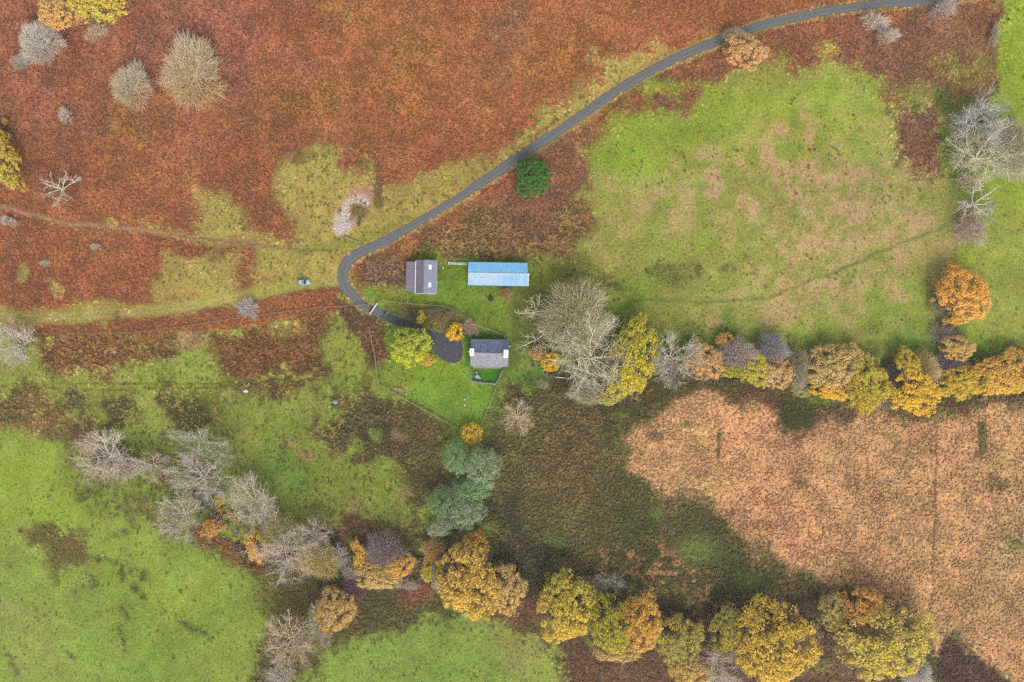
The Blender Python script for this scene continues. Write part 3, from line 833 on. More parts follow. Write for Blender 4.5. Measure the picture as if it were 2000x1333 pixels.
# ------------------------------------------------------------------ tufts of bracken, rush, moor grass
def tuft_templates(kind, n, seed):
    rng = np.random.RandomState(seed)
    out = []
    for _ in range(n):
        V, F, J = [], [], []
        if kind == 'bracken':
            nf, spec = 8, dict(r=(.65, 1.15), mid=(.45, .75), tipz=(.1, .5), w=(.16, .26))
        elif kind == 'straw':
            nf, spec = 13, dict(r=(.55, 1.05), mid=(.5, .85), tipz=(.0, .45), w=(.10, .18))
        elif kind == 'rush':
            nf, spec = 10, dict(r=(.35, .9), mid=(.5, .9), tipz=(.5, 1.15), w=(.07, .13))
        elif kind == 'scrub':
            nf, spec = 12, dict(r=(.5, 1.1), mid=(.5, 1.0), tipz=(.2, .9), w=(.12, .22))
        else:
            nf, spec = 6, dict(r=(.5, 1.0), mid=(.3, .5), tipz=(.05, .4), w=(.1, .2))
        u = rng.uniform
        for k in range(nf):
            a = 2 * math.pi * (k + u(-.4, .4)) / nf
            ca, sa = math.cos(a), math.sin(a)
            r, mz, tz, w = u(*spec['r']), u(*spec['mid']), u(*spec['tipz']), u(*spec['w'])
            rm = r * u(.35, .6)
            a2 = a + u(-.35, .35)
            i = len(V)
            V += [(ca * .04, sa * .04, u(.0, .2)), (ca * rm - sa * w, sa * rm + ca * w, mz * u(.85, 1.1)), (ca * rm + sa * w, sa * rm - ca * w, mz * u(.85, 1.1)),
                  (math.cos(a2) * r, math.sin(a2) * r, tz)]
            F += [(i, i + 2, i + 1), (i + 1, i + 2, i + 3)]
            J += [u(.80, 1.2)] * 4
        out.append((np.array(V), np.array(F), np.array(J)))
    return out

def scatter(name, kind, spacing, size, gain, seed, zscale=1.0, maxn=10 ** 9, label=None, margin=70, spread_px=8):
    rng = np.random.RandomState(seed)
    sp = spacing / S
    xs = np.arange(-margin, 2000 + margin, sp); ys = np.arange(-margin, 1333 + margin, sp)
    px, py = np.meshgrid(xs, ys)
    px = (px + rng.uniform(-.55, .55, px.shape) * sp).ravel(); py = (py + rng.uniform(-.55, .55, py.shape) * sp).ravel()
    den = sample(DEN[kind], px + rng.normal(0, spread_px, len(px)), py + rng.normal(0, spread_px, len(px)))     # stands thin out at their edges
    keep = rng.rand(len(px)) < den * (.75 + .5 * sample(FN['fine'], px, py))
    # keep the lane, the drive, the parking area and the buildings free
    keep &= ldist(LANE, px, py) > 7.8 + rng.rand(len(px)) * 2.5
    keep &= ldist(DRIVE, px, py) > 10
    keep &= sdist(PARK, px, py) > 2
    for (a, b, c, d) in ((788, 856, 506, 576), (911, 1035, 510, 562), (914, 998, 658, 724)):
        keep &= ~((px > a) & (px < b) & (py > c) & (py < d))
    for line, w, p in PATHS:
        keep &= (ldist(line, px, py) > w * rng.uniform(.6, 1.3, len(px))) | (rng.rand(len(px)) < p)
    keep0 = keep
    px, py = px[keep], py[keep]
    n = len(px)
    sz = size * rng.uniform(.65, 1.35, n) * (.55 + .9 * sample(FN['mid'], px, py))
    c = lin(sample(tuft, px, py)) * K * gain * rng.uniform(.80, 1.20, (n, 1))
    if kind == 'rush':                       # single rush clumps in grass are dull green
        lone = den[keep0] < .3
        c[lone] = lin(np.array((98, 102, 52))) * K * gain * rng.uniform(.7, 1.2, (lone.sum(), 1))
    if kind == 'scrub':
        pal = lin(np.array([(122, 112, 66), (150, 128, 74), (116, 96, 84), (132, 116, 110), (104, 108, 62), (156, 124, 70)]))
        pick = (sample(FN['mid'], px, py) * 14 + rng.rand(n) * 1.5).astype(int) % 6
        c = pal[pick] * K * gain * rng.uniform(.75, 1.2, (n, 1))
    c *= 1 + rng.uniform(-.06, .06, (n, 3))
    T = tuft_templates(kind, 8, seed)
    ti = rng.randint(0, len(T), n)
    th = rng.uniform(0, 2 * math.pi, n)
    Vs, Fs, Cs, off = [], [], [], 0
    for t, (tv, tf, tj) in enumerate(T):
        s = ti == t
        m = s.sum()
        if not m:
            continue
        ct, st = np.cos(th[s])[:, None], np.sin(th[s])[:, None]
        k = sz[s][:, None]
        x = (tv[None, :, 0] * ct - tv[None, :, 1] * st) * k + ((px[s] - 1000) * S)[:, None]
        y = (tv[None, :, 0] * st + tv[None, :, 1] * ct) * k + ((666.5 - py[s]) * S)[:, None]
        z = tv[None, :, 2] * k * zscale + np.zeros_like(x)
        Vs.append(np.stack([x, y, z], -1).reshape(-1, 3))
        Cs.append((c[s][:, None, :] * tj[None, :, None]).reshape(-1, 3))
        Fs.append((tf[None] + (np.arange(m) * len(tv))[:, None, None] + off).reshape(-1, 3))
        off += m * len(tv)
    V, F, C = np.concatenate(Vs), np.concatenate(Fs), np.concatenate(Cs)
    C = np.concatenate([np.clip(C, 0, .9), np.ones((len(C), 1))], 1)
    o = link(name, mesh_np(name, V, F, {'Col': ('FLOAT_COLOR', C)}), mat=M_TUFT)
    o['kind'] = 'stuff'
    tag(o, label[0], label[1])
    print(name, n, 'tufts', len(F), 'triangles')

scatter('bracken', 'bracken', .74, .63, 2.02, 11, zscale=.7, spread_px=12, label=('rust red dead bracken covering the hillside and the field margins', 'bracken'))
scatter('moor_grass', 'straw', .72, .62, 1.98, 12, zscale=.6, label=('pale tan tussocks of moor grass filling the south-east field', 'grass'))
scatter('rushes', 'rush', .80, .74, 2.15, 13, zscale=.7, label=('brown and olive rushes on the wet ground', 'rushes'))
scatter('bramble_scrub', 'scrub', 1.05, 1.0, 2.8, 15, zscale=1.5, label=('low tangled bramble scrub filling gaps between hedge and stream trees', 'scrub'))
scatter('grass_tufts', 'grass', 1.1, .5, 1.15, 14, zscale=.8, label=('small yellowish grass tufts scattered over the pastures', 'grass'))

# ------------------------------------------------------------------ trees: shapes
def leaf_crown(seed, nb, nl, leaf, brad, gaps=9):
    """unit crown: radius 1, height 0..1; billowing boughs covered with leaf-sized faces"""
    rng = np.random.RandomState(seed)
    ph = rng.uniform(0, 6.28, 5)
    def lobed(a):
        return .90 + .06 * math.sin(2 * a + ph[0]) + .06 * math.sin(3 * a + ph[1]) + .05 * math.sin(5 * a + ph[2]) + .03 * math.sin(9 * a + ph[3])
    V, F, B, L = [], [], [], []
    holes = [(rng.uniform(0, 6.28), rng.uniform(.35, 1.0), rng.uniform(.07, .16)) for _ in range(gaps)]
    for b in range(nb):
        a = rng.uniform(0, 2 * math.pi)
        u = rng.rand() ** .5 * (.9 + .12 * rng.rand() ** 2)
        if any(math.hypot(u * math.cos(a) - hu * math.cos(ha), u * math.sin(a) - hu * math.sin(ha)) < hr for ha, hu, hr in holes):
            continue
        rr = u * lobed(a)
        zc = .22 + .58 * math.sqrt(max(0, 1 - (u * .97) ** 2)) * rng.uniform(.82, 1.08)
        if rng.rand() < .22:
            zc *= rng.uniform(.45, .8)
        c = np.array([rr * math.cos(a), rr * math.sin(a), zc])
        br = rng.uniform(*brad)
        fb = np.clip(rng.normal(.45, .24) + .3 * math.sin(a + ph[4] * .12) * u, 0, 1)     # more of tint_b towards the north side of the crown
        for k in range(nl):
            d = rng.normal(size=3)
            d /= np.linalg.norm(d)
            d[2] = d[2] if d[2] > -.35 else -d[2]
            q = c + d * br * rng.uniform(.86, 1.04) * np.array([1, 1, .8])
            nrm = d + rng.normal(size=3) * .28 + np.array([0, 0, .25])
            nrm /= np.linalg.norm(nrm)
            t = np.cross(nrm, rng.normal(size=3)); t /= np.linalg.norm(t)
            s = np.cross(nrm, t)
            ls = leaf * rng.uniform(.6, 1.3)
            i = len(V)
            V += [q - t * ls, q - s * ls * .62 + nrm * ls * .2, q + t * ls, q + s * ls * .62 + nrm * ls * .2]
            F.append((i, i + 1, i + 2, i + 3))
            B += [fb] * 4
            L += [rng.rand()] * 4
    V = np.array(V)
    V[:, 2] = np.clip(V[:, 2], .02, None)
    V[:, :2] /= np.percentile(np.hypot(V[:, 0], V[:, 1]), 95)
    V[:, 2] /= V[:, 2].max()
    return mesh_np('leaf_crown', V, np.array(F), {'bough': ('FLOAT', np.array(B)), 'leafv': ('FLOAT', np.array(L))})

def tube(V, F, B, L, pts, r0, r1, fb, fl, k=3):
    n = len(pts)
    i0 = len(V)
    for j, p in enumerate(pts):
        d = pts[min(j + 1, n - 1)] - pts[max(j - 1, 0)]
        d = d / (np.linalg.norm(d) + 1e-9)
        up = np.array([0, 0, 1.0]) if abs(d[2]) < .9 else np.array([1.0, 0, 0])
        s = np.cross(d, up); s /= np.linalg.norm(s)
        t = np.cross(s, d)
        r = r0 + (r1 - r0) * j / (n - 1)
        for q in range(k):
            a = 2 * math.pi * q / k
            V.append(p + (s * math.cos(a) + t * math.sin(a)) * r)
            B.append(fb); L.append(fl)
    for j in range(n - 1):
        for q in range(k):
            a, b = i0 + j * k + q, i0 + j * k + (q + 1) % k
            F.append((a, b, b + k, a + k))

def branching(seed, counts, spread, radii, trunk_h=.22, upright=.5, droop=0.0, crook=.3, lens=(.62, .36, .24, .16)):
    """a bare tree of unit spread; returns (trunk and limbs, branches and twigs)"""
    rng = np.random.RandomState(seed)
    A = ([], [], [], [])
    T = ([], [], [], [])
    top = np.array([rng.uniform(-.04, .04), rng.uniform(-.04, .04), trunk_h])
    tube(*A, [np.zeros(3), top * np.array([.4, .4, .5]), top, top + np.array([0, 0, .1])], radii[0] * 1.25, radii[0] * .8, .5, .5, 6)
    def grow(start, d, ln, lev, fb):
        n = 4 if lev < 2 else (3 if lev == 2 else 2)
        pts = [start]
        for j in range(n - 1):
            d = d + rng.normal(size=3) * crook * (.55 if lev < 2 else .8)
            d = d + np.array([0, 0, (.16 if lev == 0 else .06) - droop * (lev > 1)])
            d /= np.linalg.norm(d)
            pts.append(pts[-1] + d * ln / (n - 1))
        buf = A if lev == 0 else T
        tube(*buf, pts, radii[lev + 1], radii[lev + 1] * (.55 if lev < 3 else .5), fb, rng.rand(), 4 if lev == 0 else 3)
        if lev + 1 >= len(counts):
            return
        for c in range(counts[lev + 1]):
            t = rng.uniform(.25, 1.0) if c else 1.0
            f = t * (n - 1)
            j = min(int(f), n - 2)
            s = pts[j] + (pts[j + 1] - pts[j]) * (f - j)
            nd = pts[j + 1] - pts[j]
            nd = nd / np.linalg.norm(nd)
            nd = nd + rng.normal(size=3) * spread * (1.0 if c else .4) + np.array([0, 0, .12])
            nd /= np.linalg.norm(nd)
            grow(s, nd, ln * 0 + lens[lev + 1] * rng.uniform(.7, 1.25), lev + 1, np.clip(fb + rng.normal() * .18, 0, 1))
    for k in range(counts[0]):
        a = 2 * math.pi * (k + rng.uniform(-.35, .35)) / counts[0]
        el = rng.uniform(.25, .95) * upright * 1.4
        if k % 4 == 3:
            el += .6
        d = np.array([math.cos(a) * math.cos(el), math.sin(a) * math.cos(el), math.sin(el)])
        grow(top * rng.uniform(.75, 1.05), d, lens[0] * rng.uniform(.75, 1.2), 0, rng.rand())
    allv = np.array(T[0])
    rad = np.percentile(np.hypot(allv[:, 0], allv[:, 1]), 92)
    zt = np.percentile(allv[:, 2], 99.5)
    out = []
    for (V, F, B, L) in (A, T):
        V = np.array(V)
        V[:, :2] /= rad
        rr = np.hypot(V[:, 0], V[:, 1])
        V[:, :2] *= np.where(rr > .95, (.95 + .3 * np.tanh((rr - .95) / .4)) / np.maximum(rr, 1e-6), 1)[:, None]
        V[:, 2] /= zt
        V[:, 2] = np.maximum(V[:, 2], 0.0)
        out.append(mesh_np('branches', V, np.array(F), {'bough': ('FLOAT', np.array(B)), 'leafv': ('FLOAT', np.array(L))}))
    return out

def trunk_mesh(seed):
    rng = np.random.RandomState(seed)
    A = ([], [], [], [])
    tube(*A, [np.zeros(3), np.array([.01, 0, .2]), np.array([.02, .01, .45])], .055, .035, .5, .5, 7)
    for k in range(6):
        a = k * 1.05 + rng.uniform(-.3, .3)
        s = np.array([.015, .005, rng.uniform(.25, .42)])
        e = np.array([math.cos(a) * .55, math.sin(a) * .55, rng.uniform(.5, .72)])
        tube(*A, [s, (s + e) / 2 + rng.normal(size=3) * .05, e], .025, .008, .5, .5, 4)
    return mesh_np('trunk', np.array(A[0]), np.array(A[1]))

def fuzz(seed, n, r, ln, rag=.10):
    """a dense dome of fine twigs on a few limbs"""
    trunk, _ = branching(seed, (11, 4), .5, (.026, .012, .007), trunk_h=.12, upright=.7, crook=.2, lens=(.5, .3))
    rng = np.random.RandomState(seed)
    ph = rng.uniform(0, 6.28, 4)
    B = ([], [], [], [])
    nc = 46
    ca, cu, cf = rng.uniform(0, 6.28, nc), rng.rand(nc) ** .5, rng.rand(nc)
    cx, cy = np.cos(ca) * cu, np.sin(ca) * cu
    for k in range(n):
        a, u = rng.uniform(0, 2 * math.pi), rng.rand() ** .6
        lob = .84 + rag * math.sin(2 * a + ph[3]) + .08 * math.sin(3 * a + ph[0]) + .07 * math.sin(5 * a + ph[1]) + .06 * math.sin(8 * a + ph[2])
        x, y = math.cos(a) * u * lob, math.sin(a) * u * lob
        j = int(np.argmin((cx - x) ** 2 + (cy - y) ** 2))
        x, y = x * .8 + cx[j] * .2, y * .8 + cy[j] * .2          # twigs gather into boughs
        z = (.2 + .62 * math.sqrt(max(0, 1 - u * u))) * rng.uniform(.8, 1.08)
        d = np.array([x, y, .55 * z + .1]) + rng.normal(size=3) * .32 + np.array([x - cx[j], y - cy[j], 0]) * 1.2
        d /= np.linalg.norm(d)
        p = np.array([x * .9, y * .9, z * .9])
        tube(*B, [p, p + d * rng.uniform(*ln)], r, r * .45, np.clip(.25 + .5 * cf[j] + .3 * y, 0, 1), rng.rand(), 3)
    V = np.array(B[0])
    V[:, :2] /= np.percentile(np.hypot(V[:, 0], V[:, 1]), 94)
    V[:, 2] = np.maximum(V[:, 2] / np.percentile(V[:, 2], 99.5), 0)
    return trunk, mesh_np('branches', V, np.array(B[1]), {'bough': ('FLOAT', np.array(B[2])), 'leafv': ('FLOAT', np.array(B[3]))})

SHAPES = {
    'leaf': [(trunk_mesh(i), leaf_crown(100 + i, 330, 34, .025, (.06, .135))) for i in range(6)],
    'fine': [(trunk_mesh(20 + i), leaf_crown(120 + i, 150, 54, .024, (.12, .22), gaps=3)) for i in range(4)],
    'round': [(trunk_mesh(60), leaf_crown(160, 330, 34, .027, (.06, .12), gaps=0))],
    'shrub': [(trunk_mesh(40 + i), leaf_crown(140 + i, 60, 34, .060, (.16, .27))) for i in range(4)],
    'bare': [tuple(branching(200 + i, (10, 6, 6, 5), .58, (.030, .0140, .0074, .0038, .0020), upright=.5, crook=.25)) for i in range(6)],
    'twig': [fuzz(220 + i, 3600, .0038, (.10, .36)) for i in range(4)],
    'bush': [fuzz(240 + i, 760, .0080, (.18, .6), .16) for i in range(4)],
    'grand': [tuple(branching(280 + i, (11, 6, 7, 5), .58, (.024, .0112, .0060, .0031, .0017), upright=.48, crook=.24)) for i in range(3)],
    'dead': [tuple(branching(260 + i, (7, 5, 5), .55, (.045, .024, .013, .008), trunk_h=.3, upright=.35, crook=.42, lens=(.7, .36, .2))) for i in range(4)],
}
TWIGS = [fuzz(300 + i, 900, .0034, (.12, .34))[1] for i in range(3)]
COUNT = {k: 0 for k in SHAPES}
NAMES = {'grand': 'bare_tree', 'round': 'holly_tree', 'leaf': 'autumn_tree', 'fine': 'willow_tree', 'shrub': 'shrub', 'bare': 'bare_tree', 'twig': 'twiggy_tree', 'bush': 'bare_shrub', 'dead': 'dead_tree'}
GAIN = {'grand': 2.45, 'round': 2.6, 'leaf': 2.8, 'fine': 2.75, 'shrub': 2.4, 'bare': 2.25, 'twig': 2.55, 'bush': 2.35, 'dead': 1.9}
trnd = random.Random(5)

def tree(kind, px, py, rx, ry, h, A, B, label, group=None, name=None, cat=None, gain=1.0):
    if kind == 'bare' and max(rx, ry) >= 58:
        kind = 'grand'
    i = COUNT[kind]
    COUNT[kind] += 1
    tm, cm = SHAPES[kind][i % len(SHAPES[kind])]
    k = 1 - .62 * h / H
    p = P(px, py) * k
    q = 0
    root = empty(name or NAMES[kind], (p.x, p.y, 0), trnd.uniform(-.35, .35))
    grow = 1.2 if group == HED else (1.0 if kind in ('bare', 'grand', 'bush') else 1.1)
    sx, sy = rx * S * k * grow, ry * S * k * grow
    if q % 2:
        sx, sy = sy, sx
    pale = kind in ('dead',)
    woody = kind in ('grand', 'bare', 'twig', 'bush', 'dead')
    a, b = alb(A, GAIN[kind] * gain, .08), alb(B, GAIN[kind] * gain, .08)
    t = link('trunk', tm, root)
    c = link('crown', cm, root)
    tm_mat = M_PALEBARK if pale else M_BARK
    if woody:
        tm_mat = M_TWIG
    if len(tm.materials) == 0:
        tm.materials.append(tm_mat)
    if len(cm.materials) == 0:
        cm.materials.append(M_TWIG if woody else M_LEAF)
    if kind == 'leaf':
        g = link('twigs', TWIGS[i % 3], root)
        if len(TWIGS[i % 3].materials) == 0:
            TWIGS[i % 3].materials.append(M_TWIG)
        g.color = alb((164, 150, 118), 1.9)
        g['tint_b'] = tuple(alb((150, 132, 108), 1.9)[:3])
        g.scale = (sx * 1.04, sy * 1.04, h * .99)
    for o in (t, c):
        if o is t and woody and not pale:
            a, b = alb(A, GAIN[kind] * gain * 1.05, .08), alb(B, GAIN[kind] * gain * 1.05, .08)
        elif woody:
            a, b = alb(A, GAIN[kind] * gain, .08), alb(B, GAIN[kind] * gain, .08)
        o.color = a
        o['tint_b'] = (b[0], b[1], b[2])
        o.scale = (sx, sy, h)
    tag(root, label, cat or ('shrub' if kind in ('shrub', 'bush') else 'tree'), group)
    return root

YE, OR, YG, TA, GR, PU, PA, OL = (202, 166, 58), (202, 152, 78), (174, 166, 56), (190, 162, 106), (176, 168, 154), (156, 142, 134), (196, 184, 164), (152, 144, 74)
PK, DO, WI, WG, BZ, DK = (184, 164, 148), (192, 142, 84), (124, 146, 102), (150, 156, 124), (178, 164, 112), (96, 92, 88)
NWG, HED, STM, WIL, GAR, CEN, EAST, COP = ('trees on the bracken hillside', 'trees of the field hedge', 'trees along the stream', 'grey-green willows below the garden', 'shrubs and trees round the cottage',
                                      'trees east of the barn', 'trees on the eastern field boundary', 'bare trees of the western copse')
TREES = [
    # hillside
    ('leaf', 112, 22, 40, 30, 9, OR, TA, 'orange tree at the top left edge beside the yellow-green one', NWG),
    ('leaf', 188, 8, 52, 32, 10, YG, YE, 'yellow-green tree cut by the top edge of the photo', NWG),
    ('twig', 72, 80, 36, 42, 8, GR, PA, 'grey twiggy tree below the orange tree, top left', NWG),
    ('bush', 38, 120, 20, 18, 4, GR, PU, 'small grey bare shrub touching the grey tree, top left', NWG),
    ('bush', 186, 62, 27, 18, 4, TA, PK, 'thin pinkish bare shrub under the yellow-green top edge tree', NWG),
    ('bush', 125, 225, 15, 18, 3.5, PA, GR, 'little pale grey shrub alone in the upper left bracken', NWG),
    ('twig', 252, 166, 35, 43, 7, TA, GR, 'smaller of the two tan twiggy trees standing in bracken', NWG),
    ('twig', 368, 138, 58, 63, 10, (186, 160, 104), (184, 166, 138), 'large round tan twiggy tree in the upper left bracken', NWG),
    ('leaf', 2, 308, 27, 54, 9, YG, YE, 'yellow-green tree cut by the left edge of the photo', NWG),
    ('shrub', 8, 236, 6, 7, 2.5, OR, YE, 'tiny orange shrub above the left edge tree', NWG),
    ('dead', 113, 365, 38, 34, 6, PA, PA, 'bleached dead tree with few limbs in the left bracken', NWG),
    ('bush', 14, 432, 20, 12, 2.5, PK, PA, 'low pale shrub at the left edge above the grassy track', NWG),
    ('bush', 186, 482, 11, 8, 2, PK, PA, 'low pinkish shrub in the middle of the left bracken', NWG),
    ('bush', 87, 514, 11, 8, 2, PK, PA, 'low pinkish shrub above the small yellow clearing, far left', NWG),
    ('bush', 482, 602, 25, 21, 4, (170, 172, 178), GR, 'round blue-grey bare shrub beside the grassy track', NWG),
    ('bare', 22, 672, 46, 46, 10, PA, PK, 'pale bare tree at the left edge below the grassy track', NWG),
    ('twig', 1438, 72, 24, 18, 6, GR, BZ, 'grey twiggy tree overhanging the lane, top right', NWG),
    ('leaf', 1456, 98, 38, 32, 8, DO, TA, 'orange-tan tree overhanging the lane, top right', NWG),
    ('bush', 1712, 40, 30, 22, 4, PA, PK, 'pale pinkish bare shrub south of the lane, top right', NWG),
    ('bush', 1738, 68, 24, 18, 4, PA, PK, 'second pale bare shrub south of the lane, lower of the pair', NWG),
    ('bush', 1846, 16, 30, 22, 4, PK, PU, 'pinkish purple shrub at the top edge right of the lane', NWG),
    ('bush', 1946, 66, 9, 24, 4, GR, PA, 'narrow grey shrub beside the bright green strip, top right', NWG),
    ('round', 1040, 346, 35, 35, 8, (68, 114, 52), (90, 134, 64), 'round dark green holly beside the lane', None, 'holly_tree'),
    # western copse
    ('bare', 200, 895, 58, 58, 12, PK, PA, 'leftmost pale bare tree of the western copse', COP),
    ('bare', 288, 915, 46, 30, 10, PK, PA, 'low spreading bare tree second from left in the western copse', COP),
    ('bare', 390, 870, 72, 40, 12, PA, WG, 'greenish pale bare tree on the upper side of the western copse', COP),
    ('bare', 385, 940, 72, 46, 12, GR, PA, 'grey bare tree in the middle of the western copse', COP),
    ('bare', 348, 1010, 46, 50, 11, PK, PA, 'bare tree on the lower side of the western copse', COP),
    ('bush', 402, 985, 24, 22, 4, DK, (110, 104, 98), 'dark grey shrub in the middle of the western copse', COP),
    ('shrub', 428, 975, 9, 13, 3, YE, OL, 'small yellow shrub between the copse bare trees', COP),
    ('shrub', 412, 1032, 24, 16, 3, DO, (190, 140, 50), 'low orange shrub at the lower edge of the western copse', COP),
    ('bare', 490, 985, 46, 60, 12, PA, PK, 'rightmost pale bare tree of the western copse', COP),
    # stream, west to east
    ('twig', 548, 1045, 38, 38, 8, OL, BZ, 'olive twiggy tree at the upper west end of the stream', STM),
    ('shrub', 500, 1066, 22, 30, 4, DO, YE, 'orange shrub at the western end of the stream trees', STM),
    ('bare', 560, 1085, 66, 54, 11, PA, PK, 'large pale pinkish bare tree at the western end of the stream', STM),
    ('bare', 600, 1050, 48, 40, 12, PK, PA, 'tall bare tree with forked limbs above the western stream', STM),
    ('twig', 620, 1095, 38, 38, 8, (190, 160, 80), BZ, 'tan yellow twiggy tree beside the large pale bare tree', STM),
    ('bush', 662, 1090, 18, 28, 5, GR, PA, 'grey shrub between the tan tree and the yellow one', STM),
    ('shrub', 702, 1085, 17, 32, 5, YE, OR, 'narrow yellow shrub left of the purple tree', STM),
    ('twig', 750, 1078, 40, 34, 7, PU, (128, 104, 106), 'purple-grey twiggy tree in the stream belt', STM),
    ('leaf', 776, 1108, 30, 24, 6, OR, YE, 'orange yellow tree under the purple-grey one', STM),
    ('leaf', 735, 1126, 42, 26, 6, TA, (190, 160, 70), 'tan tree between the two purple shrubs by the stream', STM),
    ('bush', 690, 1118, 22, 22, 4, PK, PU, 'pinkish shrub left of the tan stream tree', STM),
    ('bush', 692, 1150, 30, 24, 4, (132, 98, 104), (108, 78, 84), 'dark purple shrub below the pinkish one', STM),
    ('bush', 786, 1140, 32, 16, 4, PA, PU, 'pale lilac shrub above the red bracken patch', STM),
    ('twig', 846, 1078, 24, 22, 6, TA, DO, 'small round tan tree left of the stream gap', STM),
    ('leaf', 838, 1114, 16, 22, 5, YG, YE, 'small yellow-green tree left of the big golden oak', STM),
    ('twig', 864, 1125, 20, 38, 8, WG, GR, 'grey-green twiggy tree against the big golden one', STM),
    ('leaf', 928, 1068, 26, 26, 9, OR, (180, 140, 60), 'tan orange crown on top of the big golden tree', STM),
    ('leaf', 912, 1136, 55, 66, 14, YE, (188, 154, 76), 'biggest golden round tree by the stream, below the willows', STM),
    ('leaf', 985, 1152, 36, 46, 9, (196, 160, 70), TA, 'tan yellow tree right of the biggest golden one', STM),
    ('leaf', 650, 1195, 36, 42, 9, (190, 146, 52), TA, 'ochre tree above the green field at the bottom', STM),
    ('bare', 562, 1262, 52, 64, 13, PA, TA, 'large pale bare tree near the bottom edge, left of centre', STM),
    ('bush', 545, 1322, 30, 18, 5, GR, PA, 'grey shrub at the bottom edge under the pale bare tree', STM),
    ('bare', 618, 1225, 38, 48, 10, BZ, GR, 'thin greenish bare tree between ochre and pale trees', STM),
    ('leaf', 1104, 1190, 52, 64, 13, YE, YG, 'round golden tree first to the east of the stream gap', STM),
    ('twig', 1150, 1146, 28, 16, 5, GR, TA, 'grey shrub behind the first golden tree east of the gap', STM),
    ('bare', 1192, 1138, 34, 20, 6, GR, PA, 'small grey bare tree between two golden trees', STM),
    ('leaf', 1192, 1218, 42, 58, 12, YG, (150, 140, 30), 'green-yellow tree second to the east of the gap', STM),
    ('leaf', 1250, 1218, 42, 50, 12, OR, YE, 'orange tree joined to the green-yellow tree', STM),
    ('leaf', 1212, 1268, 48, 24, 8, TA, YE, 'tan lower crown below the orange and green-yellow trees', STM),
    ('leaf', 1325, 1252, 44, 46, 9, OL, (176, 156, 60), 'olive tree right of the orange one', STM),
    ('leaf', 1348, 1312, 38, 34, 8, YE, TA, 'yellow tree at the bottom edge below the olive one', STM),
    ('bare', 1404, 1306, 46, 46, 10, PK, PA, 'pinkish grey bare tree at the bottom edge between golden trees', STM),
    ('leaf', 1424, 1232, 36, 44, 9, (172, 150, 46), OL, 'olive yellow tree above the bottom edge bare tree', STM),
    ('leaf', 1514, 1256, 76, 78, 15, YE, (176, 150, 50), 'largest golden tree at the bottom right', STM),
    ('bush', 1592, 1190, 28, 24, 5, (130, 106, 84), (120, 92, 72), 'brown shrub at the tip of the pale field', STM),
    ('leaf', 1626, 1196, 28, 32, 8, (170, 158, 70), TA, 'grey-yellow small tree right of the largest golden one', STM),
    ('leaf', 1690, 1192, 42, 38, 10, OR, (196, 150, 70), 'orange crown above the lime-yellow tree, bottom right', STM),
    ('leaf', 1732, 1256, 84, 68, 14, (188, 166, 52), (178, 158, 88), 'wide lime-yellow tree at the bottom right corner', STM),
    ('twig', 1792, 1316, 34, 26, 6, GR, PA, 'pale grey twiggy shrub under the wide lime-yellow tree', STM),
    # willows
    ('fine', 893, 896, 27, 32, 9, (124, 154, 100), WI, 'light green willow, topmost of the willow group', WIL),
    ('fine', 942, 912, 32, 40, 9, WG, WI, 'grey-green willow on the right of the willow group', WIL),
    ('fine', 926, 952, 36, 26, 8, (112, 152, 96), WI, 'greenest willow in the middle of the group', WIL),
    ('fine', 898, 962, 20, 28, 7, WI, (114, 134, 92), 'dull willow between the upper and lower willows', WIL),
    ('fine', 864, 984, 28, 30, 8, (110, 136, 92), WI, 'dark green willow on the left of the group', WIL),
    ('fine', 912, 1002, 32, 32, 8, WG, WI, 'speckled grey-green willow on the lower right of the group', WIL),
    ('fine', 860, 1030, 24, 18, 6, (160, 164, 136), WG, 'palest willow at the bottom of the group', WIL),
    ('shrub', 922, 846, 20, 21, 4, YE, (190, 160, 30), 'round yellow shrub at the garden fence corner', GAR),
    ('bare', 1012, 816, 32, 36, 7, PA, TA, 'pale bare tree alone in the rushes below the cottage', CEN),
    # garden
    ('leaf', 800, 677, 36, 36, 8, (180, 180, 40), (160, 168, 52), 'big lime-green tree on the lawn by the drive', GAR),
    ('shrub', 834, 703, 16, 12, 3, YE, (190, 170, 30), 'low yellow shrub at the foot of the lime-green tree', GAR),
    ('shrub', 889, 648, 16, 17, 4, (222, 172, 12), (226, 180, 30), 'bright golden shrub at the edge of the parking area', GAR),
    ('bush', 919, 640, 17, 19, 4, PK, (188, 146, 120), 'pinkish bare shrub between golden shrub and cottage', GAR),
    ('shrub', 822, 618, 9, 13, 2.5, (196, 166, 40), OL, 'thin yellow shrub among the garden scrub north of the drive', GAR),
    ('bush', 806, 616, 14, 12, 3, DK, (86, 84, 70), 'dark bare shrub left of the thin yellow shrub', GAR),
    ('bush', 850, 610, 18, 12, 3, (104, 104, 92), (124, 118, 88), 'dark grey shrub right of the thin yellow shrub', GAR),
    ('bush', 878, 622, 22, 18, 3, (140, 130, 88), (124, 114, 80), 'olive grey shrub below the yard fence', GAR),
    ('bush', 988, 576, 13, 14, 3, (190, 128, 110), (170, 120, 90), 'reddish shrub below the blue roofed barn', GAR),
    # east of the barn
    ('twig', 1128, 618, 70, 64, 13, (168, 156, 130), BZ, 'large taupe twiggy tree east of the blue roofed barn', CEN),
    ('dead', 1044, 608, 36, 34, 7, (214, 200, 140), PA, 'crooked yellowish dead tree between barn and taupe tree', CEN),
    ('dead', 1048, 664, 42, 30, 5, (176, 160, 136), PA, 'low dead tree with spread limbs right of the cottage', CEN),
    ('bare', 1160, 698, 88, 86, 15, (190, 184, 150), PA, 'largest bare tree, in the middle of the photo', CEN),
    ('leaf', 1236, 700, 42, 76, 12, (186, 166, 20), (176, 168, 50), 'tall yellow-green tree right of the largest bare tree', CEN),
